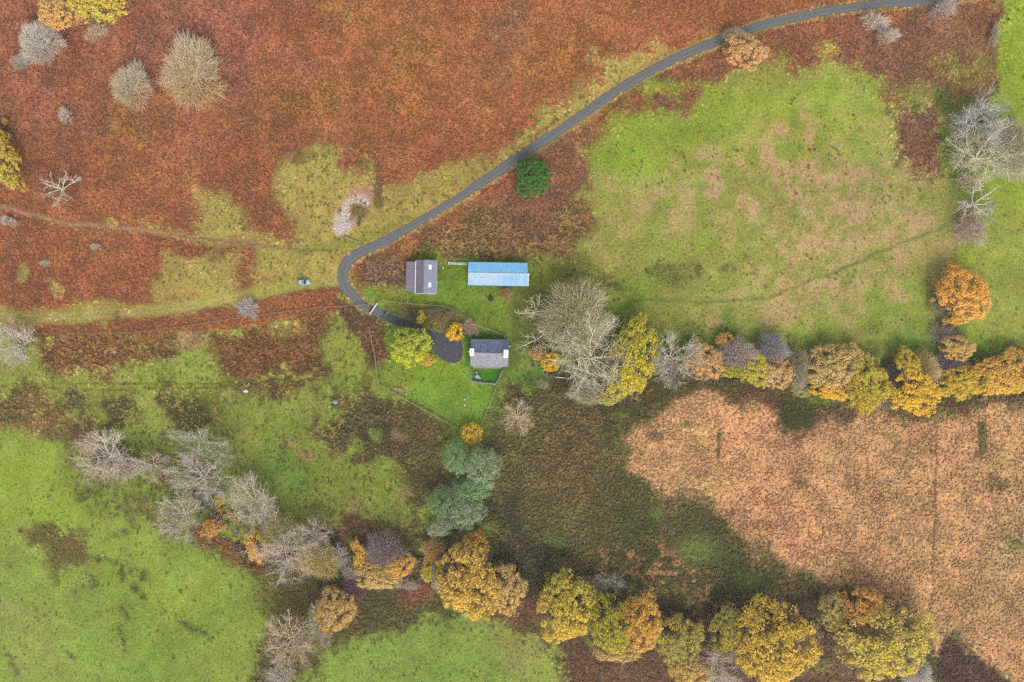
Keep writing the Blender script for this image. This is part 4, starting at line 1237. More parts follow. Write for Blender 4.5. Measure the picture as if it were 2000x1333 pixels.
    ('bare', 1318, 700, 54, 56, 12, GR, PA, 'grey bare tree right of the tall yellow-green tree', CEN),
    ('twig', 1148, 768, 34, 24, 7, BZ, GR, 'small tan twiggy tree below the largest bare tree', CEN),
    ('leaf', 1190, 770, 28, 20, 6, (172, 164, 70), BZ, 'olive crown at the foot of the largest bare tree', CEN),
    ('shrub', 1076, 706, 18, 18, 4, YE, (214, 170, 20), 'bright yellow shrub left of the largest bare tree', CEN),
    ('shrub', 1050, 690, 16, 14, 4, DO, TA, 'tan orange shrub touching the bright yellow one', CEN),
    ('bush', 1060, 750, 12, 11, 2.5, PK, PU, 'tiny pink shrub left of the small wooden gate', CEN),
    # hedge
    ('leaf', 1374, 706, 32, 33, 7, DO, TA, 'orange-tan tree at the west end of the field hedge', HED),
    ('shrub', 1416, 662, 17, 11, 4, DO, (200, 160, 60), 'small orange shrub north of the field hedge', HED),
    ('twig', 1448, 694, 36, 28, 7, PU, PK, 'purple-grey twiggy tree near the west end of the hedge', HED),
    ('shrub', 1424, 720, 30, 14, 4, (176, 160, 50), OL, 'low yellow shrub under the first purple-grey hedge tree', HED),
    ('leaf', 1476, 720, 28, 28, 6, YG, (188, 168, 50), 'yellow-green hedge tree between two purple-grey ones', HED),
    ('twig', 1512, 684, 30, 26, 7, PU, (150, 146, 152), 'second purple-grey tree along the hedge', HED),
    ('leaf', 1516, 726, 32, 28, 6, TA, DO, 'tan tree below the second purple-grey hedge tree', HED),
    ('twig', 1562, 720, 20, 34, 6, PK, OL, 'narrow pinkish olive twiggy hedge tree', HED),
    ('shrub', 1566, 762, 16, 12, 3, OL, BZ, 'small olive shrub under the narrow pinkish hedge tree', HED),
    ('leaf', 1632, 716, 46, 40, 8, TA, (176, 150, 76), 'wide tan hedge tree with yellow foot', HED),
    ('leaf', 1622, 758, 38, 20, 6, (214, 172, 24), OR, 'bright yellow foot below the wide tan hedge tree', HED),
    ('leaf', 1694, 748, 36, 50, 8, (180, 152, 40), YG, 'olive yellow hedge tree right of the wide tan one', HED),
    ('bush', 1698, 716, 16, 15, 4, WG, DK, 'dull green shrub on top of the olive yellow hedge tree', HED),
    ('bush', 1746, 726, 18, 24, 5, (132, 104, 112), DK, 'dark purple shrub between two yellow hedge trees', HED),
    ('bush', 1736, 786, 18, 15, 4, WG, BZ, 'pale green shrub at the lower hedge edge', HED),
    ('leaf', 1776, 712, 20, 28, 7, YE, YG, 'narrow yellow tree rising at the upper hedge edge', HED),
    ('leaf', 1790, 766, 44, 36, 8, (214, 172, 22), YE, 'brightest yellow hedge tree, wide and low', HED),
    ('twig', 1812, 724, 22, 38, 7, BZ, TA, 'grey-tan twiggy tree beside the narrow yellow one', HED),
    ('bush', 1862, 712, 34, 22, 5, (146, 134, 144), DK, 'lilac-grey shrub where two hedges meet', HED),
    ('leaf', 1872, 680, 27, 22, 6, (200, 160, 70), TA, 'tan yellow tree above the lilac-grey shrub', HED),
    ('bush', 1848, 654, 27, 20, 4, PU, (140, 116, 112), 'purple shrub below the large orange tree on the east boundary', HED),
    ('leaf', 1886, 746, 44, 28, 6, (186, 162, 30), YE, 'yellow hedge tree just east of the hedge junction', HED),
    ('leaf', 1942, 738, 42, 32, 7, YE, OR, 'golden hedge tree second from the right edge', HED),
    ('leaf', 1990, 724, 36, 36, 7, YE, OR, 'golden hedge tree at the right edge of the photo', HED),
    # east boundary
    ('leaf', 1884, 576, 46, 50, 10, OR, (216, 158, 50), 'large orange tree on the east boundary', EAST),
    ('shrub', 1878, 618, 34, 15, 4, (222, 170, 24), YE, 'yellow skirt under the large orange tree', EAST),
    ('bush', 1838, 590, 22, 30, 5, (132, 116, 112), DK, 'dark grey shrub left of the large orange tree', EAST),
    ('bush', 1900, 446, 40, 34, 5, PK, (146, 108, 108), 'round purple shrub above the large orange tree', EAST),
    ('dead', 1912, 398, 42, 40, 8, PA, (184, 172, 166), 'pale dead tree leaning over the purple shrub', EAST),
    ('bare', 1924, 232, 60, 60, 13, GR, (176, 170, 176), 'large grey bare tree at the right edge, upper of two', EAST),
    ('bare', 1930, 300, 74, 60, 13, (196, 190, 152), PA, 'large yellowish bare tree at the right edge, lower of two', EAST),
    ('twig', 1984, 290, 34, 60, 11, GR, BZ, 'dense grey twiggy tree cut by the right edge', EAST),
    ('bush', 1896, 354, 30, 16, 4, PK, BZ, 'thin tan shrub between bare tree and dead tree', EAST),
]
for t in TREES:
    kind, px, py, rx, ry, h, A, B, label, group = t[:10]
    tree(kind, px, py, rx, ry, h, A, B, label, group, name=(t[10] if len(t) > 10 else None), gain=(.85 if len(t) > 10 else 1.0))

# ------------------------------------------------------------------ buildings
def slope_slab(bm, x0, x1, ya, za, yb, zb, t):
    """roof slab between x0..x1 from (ya,za) to (yb,zb), thickness t downward"""
    vs = [bm.verts.new(c) for c in ((x0, ya, za), (x1, ya, za), (x1, yb, zb), (x0, yb, zb), (x0, ya, za - t), (x1, ya, za - t), (x1, yb, zb - t), (x0, yb, zb - t))]
    for f in ((0, 1, 2, 3), (7, 6, 5, 4), (0, 4, 5, 1), (1, 5, 6, 2), (2, 6, 7, 3), (3, 7, 4, 0)):
        bm.faces.new([vs[i] for i in f])
    bmesh.ops.recalc_face_normals(bm, faces=bm.faces[:])

def slab_mesh(name, *a):
    bm = bmesh.new()
    slope_slab(bm, *a)
    return bm_mesh(name, bm)

def rot90(me):
    me.transform(Matrix.Rotation(R(90), 4, 'Z'))
    return me

def cottage():
    root = empty('cottage', P(956, 690, 4), -.02)
    tag(root, 'stone cottage with grey slate roof and two white chimneys', 'house')
    L, W, EZ, RZ = 6.35, 4.45, 3.0, 6.1
    m_wall = noise_mat('whitewash', alb((205, 202, 195)), alb((232, 230, 224)), scale=1.2, bump=.3)
    m_win, m_frame = noise_mat('window_glass', (.02, .025, .03, 1), (.04, .05, .06, 1), rough=.08, spec=.5), M_WHITE
    bm = bmesh.new()
    prism(bm, [(-W + .25, -.1), (W - .25, -.1), (W - .25, EZ), (0, RZ - .15), (-W + .25, EZ)], -L + .15, L - .15, axis='x')
    link('wall', bm_mesh('wall', bm), root, m_wall)
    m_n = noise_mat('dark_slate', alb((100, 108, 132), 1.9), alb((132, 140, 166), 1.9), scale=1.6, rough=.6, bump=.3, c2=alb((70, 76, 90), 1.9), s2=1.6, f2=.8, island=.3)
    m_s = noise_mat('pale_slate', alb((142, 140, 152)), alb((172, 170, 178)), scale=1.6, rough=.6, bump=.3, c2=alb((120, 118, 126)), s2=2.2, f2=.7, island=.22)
    rnd = random.Random(8)
    for sgn, mat in ((1, m_n), (-1, m_s)):
        roof = link('roof', slab_mesh('roof', -L, L, 0, RZ, sgn * W, EZ - .1, .14), root, mat)
        if sgn > 0:
            roof['label'] = 'dark blue-grey northern roof slope'
        else:
            roof['label'] = 'paler grey southern roof slope'
        bm = bmesh.new()
        nc, ns = 13, 26
        for i in range(nc):
            t0, t1 = i / nc, (i + 1.25) / nc
            for j in range(ns):
                x0 = -L + (j + (.5 if i % 2 else 0) - .25) * 2 * L / ns
                x1 = x0 + 2 * L / ns - .02
                x0, x1 = max(x0, -L), min(x1, L)
                if x1 - x0 < .05:
                    continue
                lift = rnd.uniform(.0, .035)
                d = (W * t0, RZ - (RZ - EZ + .1) * t0 + .012)
                e = (min(W * t1, W + .06), RZ - (RZ - EZ + .1) * min(t1, 1 + .06 / W) + .04 + lift)
                slope_slab(bm, x0, x1, sgn * d[0], d[1], sgn * e[0], e[1], .018)
        sl = link('slates', bm_mesh('slates', bm), roof, mat)
        sl['kind'] = 'stuff'
    link('ridge', box_mesh('ridge', -L + 1.2, L - 1.3, -.13, .13, RZ - .02, RZ + .13, .04), root, noise_mat('ridge_tile', alb((150, 150, 160)), alb((180, 180, 188))))
    for nm, x0, x1, y0, y1 in (('chimney', -L + .02, -L + 1.25, -.95, 1.4), ('chimney', L - 1.5, L - .05, -1.35, 1.15)):
        c = link(nm, box_mesh('chimney', x0, x1, y0, y1, 4.4, 7.3, .05), root, M_WHITE)
        link('chimney_cap', box_mesh('chimney_cap', x0 - .08, x1 + .08, y0 - .08, y1 + .08, 7.3, 7.45, .02), c, M_WHITE)
        cx, cy = (x0 + x1) / 2, (y0 + y1) / 2
        link('chimney_pot', cyl_mesh('chimney_pot', .17, .14, 7.45, 7.95, 10, c=(cx, cy)), c, noise_mat('sooty_clay', (.05, .04, .035, 1), (.12, .09, .07, 1)))
    for sgn in (1, -1):
        link('gutter', box_mesh('gutter', -L, L, sgn * (W + .05) - .07, sgn * (W + .05) + .07, EZ - .22, EZ - .1), root, noise_mat('grey_gutter', alb((150, 152, 158)), alb((180, 182, 186))))
    yw = -(W - .25)
    for x in (-4.4, -1.9, 1.9, 4.4):
        w = link('window', box_mesh('window', x - .5, x + .5, yw - .02, yw + .05, .95, 2.2), root, m_win)
        bm = bmesh.new()
        for b in ((x - .56, x - .48), (x + .48, x + .56), (x - .03, x + .03)):
            add_box(bm, b[0], b[1], yw - .06, yw - .022, .9, 2.25)
        link('frame', bm_mesh('frame', bm), w, m_frame)
        link('sill', box_mesh('sill', x - .65, x + .65, yw - .14, yw + .04, .8, .898), w, M_STONE)
    d = link('door', box_mesh('door', -.45, .45, yw - .05, yw + .05, .05, 2.05, .01), root, noise_mat('green_door', (.03, .07, .05, 1), (.04, .09, .06, 1), rough=.5))
    link('handle', box_mesh('handle', .3, .36, yw - .1, yw - .052, 1.0, 1.1), d, M_GALV)
    link('paving', box_mesh('paving', -L + 1.0, L - 2.2, -W - .85, -W + .2, .0, .12, .02), root, noise_mat('paving_stone', alb((150, 148, 146)), alb((186, 184, 182)), bump=.3))
    ds = link('satellite_dish', cyl_mesh('satellite_dish', .12, .34, 0, .14, 12), root, M_WHITE, loc=(-L - .35, .35, 3.6))
    ds.rotation_euler = (R(40), R(-25), 0)
    link('dish_arm', box_mesh('dish_arm', -.03, .5, -.03, .03, -.06, 0), ds, M_GALV)
    link('side_step', box_mesh('side_step', L - .1, L + .8, 2.0, 2.7, 0, .45, .03), root, noise_mat('pale_step', alb((170, 180, 140)), alb((190, 196, 160))))

def shed():
    root = empty('stone_shed', P(823, 541, 3), -.022)
    tag(root, 'shed with purple lean-to, grey roof and two white skylights', 'shed')
    m_wall = noise_mat('grey_rubble', alb((150, 146, 140)), alb((190, 186, 178)), scale=2, bump=.6)
    m_a = corrugated_mat('purple_sheet', alb((140, 122, 148)), alb((160, 142, 166)), 'Y')
    m_b = corrugated_mat('taupe_sheet', alb((122, 116, 128)), alb((142, 135, 146)), 'Y')
    m_c = corrugated_mat('blue_grey_sheet', alb((146, 150, 170)), alb((160, 164, 182)), 'Y')
    xl, xm, xr, xrd = -5.3, -1.95, 5.15, 1.0
    bm = bmesh.new()
    prism(bm, [(xm + .15, -.1), (xr - .2, -.1), (xr - .2, 2.9), (xrd, 4.25), (xm + .15, 2.95)], -5.35, 5.45, axis='y')
    link('wall', bm_mesh('wall', bm), root, m_wall)
    bm = bmesh.new()
    prism(bm, [(xl + .2, -.1), (xm + .13, -.1), (xm + .13, 2.6), (xl + .2, 1.9)], -4.65, 4.85, axis='y')
    link('lean_to_wall', bm_mesh('lean_to_wall', bm), root, m_wall)
    def sheets(nm, xa, za, xb, zb, y0, y1, n, mat):
        for k in range(n):
            a = y0 + (y1 - y0) * k / n
            b = y0 + (y1 - y0) * (k + 1) / n
            t = .05
            bm = bmesh.new()
            dz = .008 * (k % 2)
            vs = [bm.verts.new(c) for c in ((xa, a + .004, za + dz), (xa, b - .004, za + dz), (xb, b - .004, zb + dz), (xb, a + .004, zb + dz),
                                            (xa, a + .004, za - t), (xa, b - .004, za - t), (xb, b - .004, zb - t), (xb, a + .004, zb - t))]
            for f in ((0, 1, 2, 3), (7, 6, 5, 4), (0, 4, 5, 1), (1, 5, 6, 2), (2, 6, 7, 3), (3, 7, 4, 0)):
                bm.faces.new([vs[i] for i in f])
            bmesh.ops.recalc_face_normals(bm, faces=bm.faces[:])
            o = link('roof_sheet', bm_mesh('roof_sheet', bm), root, mat)
    sheets('lean', xl, 2.05, xm - .02, 2.75, -4.85, 5.1, 8, m_a)
    sheets('west', xm, 3.12, xrd, 4.5, -5.65, 5.6, 9, m_b)
    sheets('east', xr, 3.05, xrd, 4.5, -5.65, 5.6, 9, m_c)
    link('flashing', box_mesh('flashing', xm - .14, xm + .04, -5.6, 5.3, 3.13, 3.2), root, M_WHITE)
    link('ridge_cap', box_mesh('ridge_cap', xrd - .14, xrd + .14, -5.66, 5.62, 4.49, 4.57, .02), root, noise_mat('ridge_metal', alb((130, 128, 146)), alb((150, 150, 168))))
    for y in (3.2, -2.75):
        f = (3.55 - xr) / (xrd - xr)
        def zz(x): return 3.05 + (4.5 - 3.05) * (x - xr) / (xrd - xr)
        bm = bmesh.new()
        slope = [(2.55, y - .8), (3.45, y - .8), (3.45, y + .8), (2.55, y + .8)]
        lo = [bm.verts.new((x, yy, zz(x) + .01)) for x, yy in slope]
        hi = [bm.verts.new((x, yy, zz(x) + .08)) for x, yy in slope]
        bm.faces.new(hi)
        for i in range(4):
            bm.faces.new((lo[i], lo[(i + 1) % 4], hi[(i + 1) % 4], hi[i]))
        link('skylight', bm_mesh('skylight', bm), root, noise_mat('milky_sheet', (.34, .38, .38, 1), (.42, .45, .45, 1), rough=.3))
    link('verge_board', box_mesh('verge_board', xm, xr, -5.74, -5.66, 2.8, 3.0), root, M_GALV)
    link('gutter', box_mesh('gutter', xr + .01, xr + .15, -5.6, 5.9, 2.9, 3.02), root, noise_mat('pale_gutter', alb((180, 182, 190)), alb((205, 206, 212))))
    d = link('door', box_mesh('door', xr - .24, xr - .16, -1.2, 1.2, 0, 2.3), root, M_WOOD)
    link('handle', box_mesh('handle', xr - .158, xr - .12, .9, .98, 1, 1.2), d, M_GALV)

def barn():
    root = empty('barn', P(973, 535.5, 3.5), -.016)
    tag(root, 'long barn with a sky-blue corrugated roof in two tones', 'barn')
    L, W, EZ, RZ = 10.1, 3.9, 3.1, 4.5
    m_wall = noise_mat('green_cladding', alb((70, 96, 104)), alb((96, 120, 124)), scale=1.5)
    bm = bmesh.new()
    prism(bm, [(-W + .2, -.1), (W - .2, -.1), (W - .2, EZ - .1), (0, RZ - .15), (-W + .2, EZ - .1)], -L + .15, L - .35, axis='x')
    link('wall', bm_mesh('wall', bm), root, m_wall)
    blue = corrugated_mat('blue_sheet', alb((122, 190, 236), 1.42), alb((140, 202, 240), 1.42), 'X')
    blue2 = corrugated_mat('faded_blue_sheet', alb((130, 188, 232), .95), alb((148, 200, 238), .95), 'X')
    pale = corrugated_mat('pale_blue_sheet', alb((172, 212, 240), .82), alb((184, 220, 244), .82), 'X')
    n = 14
    for k in range(n):
        a, b = -L + 2 * L * k / n, -L + 2 * L * (k + 1) / n
        dz = .009 * (k % 2)
        link('roof_sheet', slab_mesh('roof_sheet', a + .005, b - (.005 if k < n - 1 else .35), .06, RZ + dz, W, EZ + dz, .05), root, blue)
        link('roof_sheet', slab_mesh('roof_sheet', a + .005, b - .005, -.06, RZ + dz, -W, EZ + dz, .05), root, pale if (k < 8 or k == 12) else blue2)
    link('ridge_cap', box_mesh('ridge_cap', -L, L + .12, -.2, .2, RZ - .01, RZ + .09, .03), root, noise_mat('pale_ridge', alb((205, 222, 232)), alb((228, 238, 242))))
    link('verge_trim', slab_mesh('verge_trim', L + .01, L + .16, -.21, RZ - .05, -W, EZ - .02, .12), root, M_WHITE)
    link('verge_trim', slab_mesh('verge_trim', L - .3, L - .14, .25, RZ - .08, W * .62, EZ + .45, .12), root, noise_mat('grey_trim', alb((180, 190, 200)), alb((200, 206, 214))))
    link('end_bracket', box_mesh('end_bracket', L + .02, L + .4, -.4, .16, RZ - .5, RZ - .02), root, M_WHITE)
    for sgn in (1, -1):
        link('gutter', box_mesh('gutter', -L, L - .1, sgn * (W + .08) - .07, sgn * (W + .08) + .07, EZ - .18, EZ - .06), root, noise_mat('teal_gutter', alb((60, 110, 130)), alb((80, 130, 150))))
    link('door', box_mesh('door', L - .36, L - .28, -1.7, 1.7, 0, 2.7), root, M_WOOD)

cottage()
shed()
barn()

# ------------------------------------------------------------------ fences, gates, walls
def fence(pts, label, post=.13, gap=2.4, rails=((.55, .05), (1.05, .1)), ph=1.2, name='fence', mat=M_WOOD):
    p0 = P(*pts[0])
    root = empty(name, (p0.x, p0.y, 0))
    tag(root, label, 'fence', 'fences round the farm')
    pm = box_mesh('post', -post / 2, post / 2, -post / 2, post / 2, -.1, ph, .012)
    W = [P(*q) - p0 for q in pts]
    rnd = random.Random(len(pts) * 7 + int(pts[0][0]))
    for a, b in zip(W[:-1], W[1:]):
        d = b - a
        n = max(1, round(d.length / gap))
        ang = math.atan2(d.y, d.x)
        for i in range(n):
            q = a + d * (i / n)
            o = link('post', pm, root, mat)
            o.location = (q.x, q.y, 0)
            o.rotation_euler = (rnd.uniform(-.05, .05), rnd.uniform(-.05, .05), ang)
        for z, w in rails:
            o = link('rail', box_mesh('rail', 0, d.length, -w / 2, w / 2, z - .05, z + .05), root, mat)
            o.location = (a.x, a.y, 0)
            o.rotation_euler = (0, 0, ang)
    o = link('post', pm, root, mat)
    o.location = W[-1]
    return root

fence([(722, 640), (728, 672), (733, 692), (737, 735), (742, 752), (800, 784), (850, 812), (903, 842)], 'wooden fence along the western and southern side of the lawn', rails=((.5, .06), (1.1, .16)))
fence([(939, 832), (950, 806), (966, 766), (975, 742), (981, 726)], 'wooden fence on the eastern side of the lawn below the cottage', rails=((.5, .06), (1.1, .13)))
fence([(737, 594), (746, 588), (762, 589), (800, 594), (840, 597), (868, 599), (891, 607), (912, 622), (930, 636), (960, 645), (983, 655), (992, 668)], 'wooden fence curving from the lane gate to the cottage', rails=((.5, .06), (1.1, .12)))
fence([(797.5, 573), (797, 594)], 'short wooden fence between shed corner and yard fence', rails=((.5, .06), (1.1, .2)))
fence([(1879, 330), (1868, 430), (1866, 520), (1866, 545)], 'thin wire fence above the large orange tree', post=.09, rails=((.6, .02), (1.0, .03)), gap=3.5)
fence([(1942, 40), (1934, 110), (1926, 170)], 'thin fence beside the bright green strip, top right', post=.1, rails=((.6, .03), (1.0, .05)), gap=3)
fence([(60, 652), (160, 652), (260, 650), (350, 640), (468, 621)], 'old fence along the bracken bank south of the grassy track', post=.11, rails=((.5, .03), (.95, .06)), gap=3)
fence([(505, 617), (560, 609), (640, 600), (715, 596)], 'fence running from the grey shrub to the lane', post=.11, rails=((.5, .03), (.95, .06)), gap=3)
fence([(832, 440), (838, 470), (848, 490), (850, 508)], 'thin fence through the rushes above the shed', post=.1, rails=((.6, .03), (1.0, .05)), gap=3)

def gate(a, b, label, mat, bars=5, w=.06, topw=.16, h=1.25):
    pa, pb = P(*a), P(*b)
    d = pb - pa
    root = empty('field_gate', pa, math.atan2(d.y, d.x))
    tag(root, label, 'gate')
    L = d.length
    for x in (-.12, L + .12):
        link('gate_post', box_mesh('gate_post', x - .08, x + .08, -.08, .08, -.1, h + .25, .02), root, mat)
    for i in range(bars):
        z = .18 + (h - .22) * i / (bars - 1)
        ww = topw if i == bars - 1 else w
        link('bar', box_mesh('bar', 0, L, -ww / 2, ww / 2, z - .04, z + .04), root, mat)
    for x in (.05, L / 2, L - .05):
        link('stile', box_mesh('stile', x - .05, x + .05, w / 2 + .003, w / 2 + .05, .1, h - .06), root, mat)

gate((724, 613), (737, 594), 'white bar gate across the lane at the start of the drive', M_WHITE, topw=.13)
gate((718, 598), (722, 592), 'short pale rail gate beside the lane before the white gate', M_WOOD, bars=3, topw=.08)
gate((753, 617), (758, 611), 'small wooden wicket across the drive edge', M_WOOD, bars=3, topw=.12)
gate((1086, 737), (1102, 738), 'small wooden gate at the foot of the largest bare tree', M_GALV, topw=.12)

def stone_wall(pts, label, w, h, mat, seed, sz=.42, name='stone_wall'):
    p0 = P(*pts[0])
    root = empty(name, (p0.x, p0.y, 0))
    tag(root, label, 'wall')
    rnd = random.Random(seed)
    vars_ = [rock_mesh('stone', seed * 10 + i, sz * .5, sz * .42, h * .36) for i in range(4)]
    W = [P(*q) - p0 for q in pts]
    for a, b in zip(W[:-1], W[1:]):
        d = b - a
        n = max(2, int(d.length / (sz * .8)))
        nr = Vector((-d.y, d.x, 0)).normalized()
        for i in range(n):
            for row in (-1, 1):
                q = a + d * ((i + .5 + rnd.uniform(-.2, .2)) / n) + nr * row * w * .26
                for lay in (0, 1):
                    o = link('stone', rnd.choice(vars_), root, mat)
                    o.location = (q.x + rnd.uniform(-.05, .05), q.y + rnd.uniform(-.05, .05), lay * h * .48)
                    o.rotation_euler = (rnd.uniform(-.3, .3), rnd.uniform(-.3, .3), rnd.uniform(0, 6.28))
                    o.scale = (rnd.uniform(.8, 1.25),) * 3

stone_wall([(875, 514.5), (892, 515), (912, 516)], 'low wall of whitish stones between shed and barn', .8, .8, M_WHITE_STONE, 3, .6)
stone_wall([(921, 721), (921, 743)], 'low stone wall on the left of the cottage front yard', .5, .8, M_STONE, 4, .5)
stone_wall([(921, 745), (945, 748), (968, 751)], 'low stone wall along the bottom of the cottage front yard', .6, .7, M_STONE, 5, .55)
stone_wall([(981, 723), (976, 736), (969, 750)], 'low stone wall on the right of the cottage front yard', .5, .8, M_STONE, 6, .5)

# ------------------------------------------------------------------ car
def car():
    root = empty('parked_car', P(593.8, 552), R(4.5))
    tag(root, 'pale silver-blue hatchback parked on the grassy track', 'car')
    paint = noise_mat('silver_blue_paint', (.13, .22, .28, 1), (.17, .26, .32, 1), scale=.6, rough=.3, spec=.5, metallic=.1)
    glass = noise_mat('tinted_glass', (.012, .018, .024, 1), (.02, .028, .036, 1), rough=.1, spec=.5)
    # body: lofted sections along x
    secs = [(-2.08, .74, .35, .72), (-2.0, .82, .27, .93), (-1.5, .86, .22, .97), (-.4, .87, .2, .96), (.75, .87, .2, .95), (1.2, .86, .22, .9), (1.85, .8, .26, .78), (2.08, .68, .34, .62)]
    bm = bmesh.new()
    rings = []
    for x, hw, z0, z1 in secs:
        prof = [(-hw * .93, z0), (-hw, z0 + .15), (-hw, (z0 + z1) / 2), (-hw * .95, z1 - .06), (-hw * .84, z1), (0, z1 + .03), (hw * .84, z1), (hw * .95, z1 - .06), (hw, (z0 + z1) / 2), (hw, z0 + .15), (hw * .93, z0)]
        rings.append([bm.verts.new((x, y, z)) for y, z in prof])
    for a, b in zip(rings[:-1], rings[1:]):
        n = len(a)
        for i in range(n):
            bm.faces.new((a[i], a[(i + 1) % n], b[(i + 1) % n], b[i]))
    bm.faces.new(rings[0]); bm.faces.new(rings[-1][::-1])
    bmesh.ops.recalc_face_normals(bm, faces=bm.faces[:])
    for f in bm.faces:
        f.smooth = True
    link('body', bm_mesh('body', bm), root, paint)
    # cabin
    lo = [(-1.85, .74), (1.0, .74)]
    hi = [(-1.4, .58), (.25, .58)]
    zl, zh = .93, 1.44
    def quad(name, pts, mat, par=root, t=.02):
        bm = bmesh.new()
        vs = [bm.verts.new(p) for p in pts]
        f = bm.faces.new(vs)
        ex = bmesh.ops.extrude_face_region(bm, geom=[f])
        f.normal_update()
        bmesh.ops.translate(bm, verts=[v for v in ex['geom'] if isinstance(v, bmesh.types.BMVert)], vec=f.normal * -t)
        bmesh.ops.recalc_face_normals(bm, faces=bm.faces[:])
        return link(name, bm_mesh(name, bm), par, mat)
    quad('windscreen', [(1.0, -.72, zl), (1.0, .72, zl), (.25, .57, zh), (.25, -.57, zh)], glass)
    quad('rear_window', [(-1.85, .72, zl), (-1.85, -.72, zl), (-1.42, -.57, zh - .02), (-1.42, .57, zh - .02)], glass)
    for s in (1, -1):
        pts = [(-1.82, s * .745, zl), (.98, s * .745, zl), (.26, s * .59, zh - .01), (-1.4, s * .59, zh - .01)]
        quad('side_window', pts if s < 0 else pts[::-1], glass)
        link('mirror', box_mesh('mirror', .55, .75, s * .99 - .09, s * .99 + .09, .92, 1.06, .03), root, paint)
        quad('door_pillar', ([(-.45, s * .757, zl), (-.35, s * .757, zl), (-.37, s * .6, zh), (-.45, s * .6, zh)])[::(1 if s < 0 else -1)], paint, t=.01)
    r = link('roof', box_mesh('roof', -1.45, .3, -.6, .6, zh - .03, zh + .05, .035), root, paint)
    link('sunroof', box_mesh('sunroof', -.35, .1, -.38, .38, zh + .053, zh + .062), r, glass)
    for s in (1, -1):
        link('roof_rail', box_mesh('roof_rail', -1.3, .1, s * .53 - .025, s * .53 + .025, zh + .05, zh + .1), r, M_GALV)
        link('headlight', box_mesh('headlight', 1.86, 2.04, s * .58 - .15, s * .58 + .15, .56, .7, .03), root, M_WHITE)
        link('tail_light', box_mesh('tail_light', -2.1, -1.98, s * .66 - .1, s * .66 + .1, .6, .86, .02), root, noise_mat('red_lens', (.3, .02, .02, 1), (.4, .03, .03, 1), rough=.2))
    tyre = cyl_mesh('tyre', .32, .32, -.1, .1, 18, axis='y')
    rim = cyl_mesh('rim', .2, .2, -.11, .11, 12, axis='y')
    for x in (-1.28, 1.3):
        for s in (1, -1):
            w = empty('wheel', (0, 0, 0)); w.parent = root; w.location = (x, s * .78, .32)
            link('tyre', tyre, w, M_DARK); link('rim', rim, w, M_GALV)
    link('bumper', box_mesh('bumper', 1.98, 2.14, -.7, .7, .3, .5, .05), root, paint)

car()

# ------------------------------------------------------------------ rocks and small things
def boulder(px, py, rx, ry, h, label, mat=M_STONE, seed=1, cat='boulder', name='boulder', rz=0.0):
    o = link(name, rock_mesh(name, seed, rx * S, ry * S, h), mat=mat, loc=P(px, py))
    o.rotation_euler = (0, 0, rz)
    tag(o, label, cat)

boulder(480, 764, 6, 4, .5, 'flat pale boulder by the wheel ruts in the western pasture', M_WHITE_STONE, 21)
boulder(655, 785, 5.5, 5, .8, 'grey three-cornered boulder left of the lawn fence corner', M_STONE, 22)
boulder(384, 895, 3, 4, .6, 'white stone among the branches of the western copse', M_WHITE_STONE, 23)
boulder(490, 920, 2.2, 3.2, .5, 'small white stone on the grass right of the western copse', M_WHITE_STONE, 24)
boulder(865, 523.5, 2.2, 2.4, .4, 'small pale stone just below the whitish stone wall', M_WHITE_STONE, 25)
boulder(908, 780, 2.4, 2.8, .5, 'upper pale stone in the middle of the lawn', M_WHITE_STONE, 26)
boulder(908, 791, 2.4, 3, .5, 'lower pale stone in the middle of the lawn', M_WHITE_STONE, 27)
boulder(794, 769, 2.6, 2.4, .4, 'pale stone right of the timber stack by the lawn fence', M_WHITE_STONE, 28)
boulder(808, 766, 3, 2.2, .35, 'flat pale stone farthest from the timber stack by the fence', M_STONE, 29)
boulder(1049, 384, 1.8, 1.8, .4, 'tiny white stone at the lower edge of the holly', M_WHITE_STONE, 30)
boulder(854, 551, 1.8, 1.8, .3, 'tiny pale stone against the shed east wall', M_WHITE_STONE, 31)

def timber_stack(px, py, L, W, n, ang, label, c0, c1, seed):
    root = empty('timber_stack', P(px, py), ang)
    tag(root, label, 'timber')
    mat = noise_mat('stacked_timber', alb(c0), alb(c1), scale=3, bump=.3)
    rnd = random.Random(seed)
    for lay in range(2):
        for i in range(n):
            y = -W / 2 + W * (i + .5) / n
            o = link('plank', box_mesh('plank', -L / 2, L / 2, -W / n * .44, W / n * .44, 0, .16, .015), root, mat)
            o.location = (rnd.uniform(-.2, .2), y, lay * .17)
            o.rotation_euler = (0, 0, rnd.uniform(-.06, .06))

timber_stack(778, 761, 3.5, 1.1, 4, R(-10), 'stack of pinkish planks near the lawn fence corner', (168, 138, 112), (200, 168, 140), 4)
timber_stack(702, 434, 2.8, .9, 3, R(80), 'heap of dark timber on the spoil ground by the bend', (70, 76, 70), (110, 112, 100), 5)

def log(px, py, L, r, ang, label, mat, seed):
    rng = np.random.RandomState(seed)
    A = ([], [], [], [])
    pts = [np.array([x, rng.uniform(-.1, .1), r]) for x in np.linspace(-L / 2, L / 2, 6)]
    tube(*A, pts, r, r * .6, .5, .5, 8)
    for k in range(3):
        s = pts[1 + k]
        e = s + np.array([rng.uniform(.3, .8), rng.uniform(-.9, .9), rng.uniform(.1, .5)])
        tube(*A, [s, e], r * .4, r * .15, .5, .5, 5)
    o = link('fallen_log', mesh_np('fallen_log', np.array(A[0]), np.array(A[1])), mat=mat, loc=P(px, py))
    o.rotation_euler = (0, 0, ang)
    tag(o, label, 'log')

log(688, 469, 5.0, .26, R(-22), 'pale log lying below the rubble patch at the bend', M_WOOD, 3)
log(1396, 96, 4.5, .14, R(25), 'thin pale log on the lane verge beside the orange-tan tree', M_PALEBARK, 4)

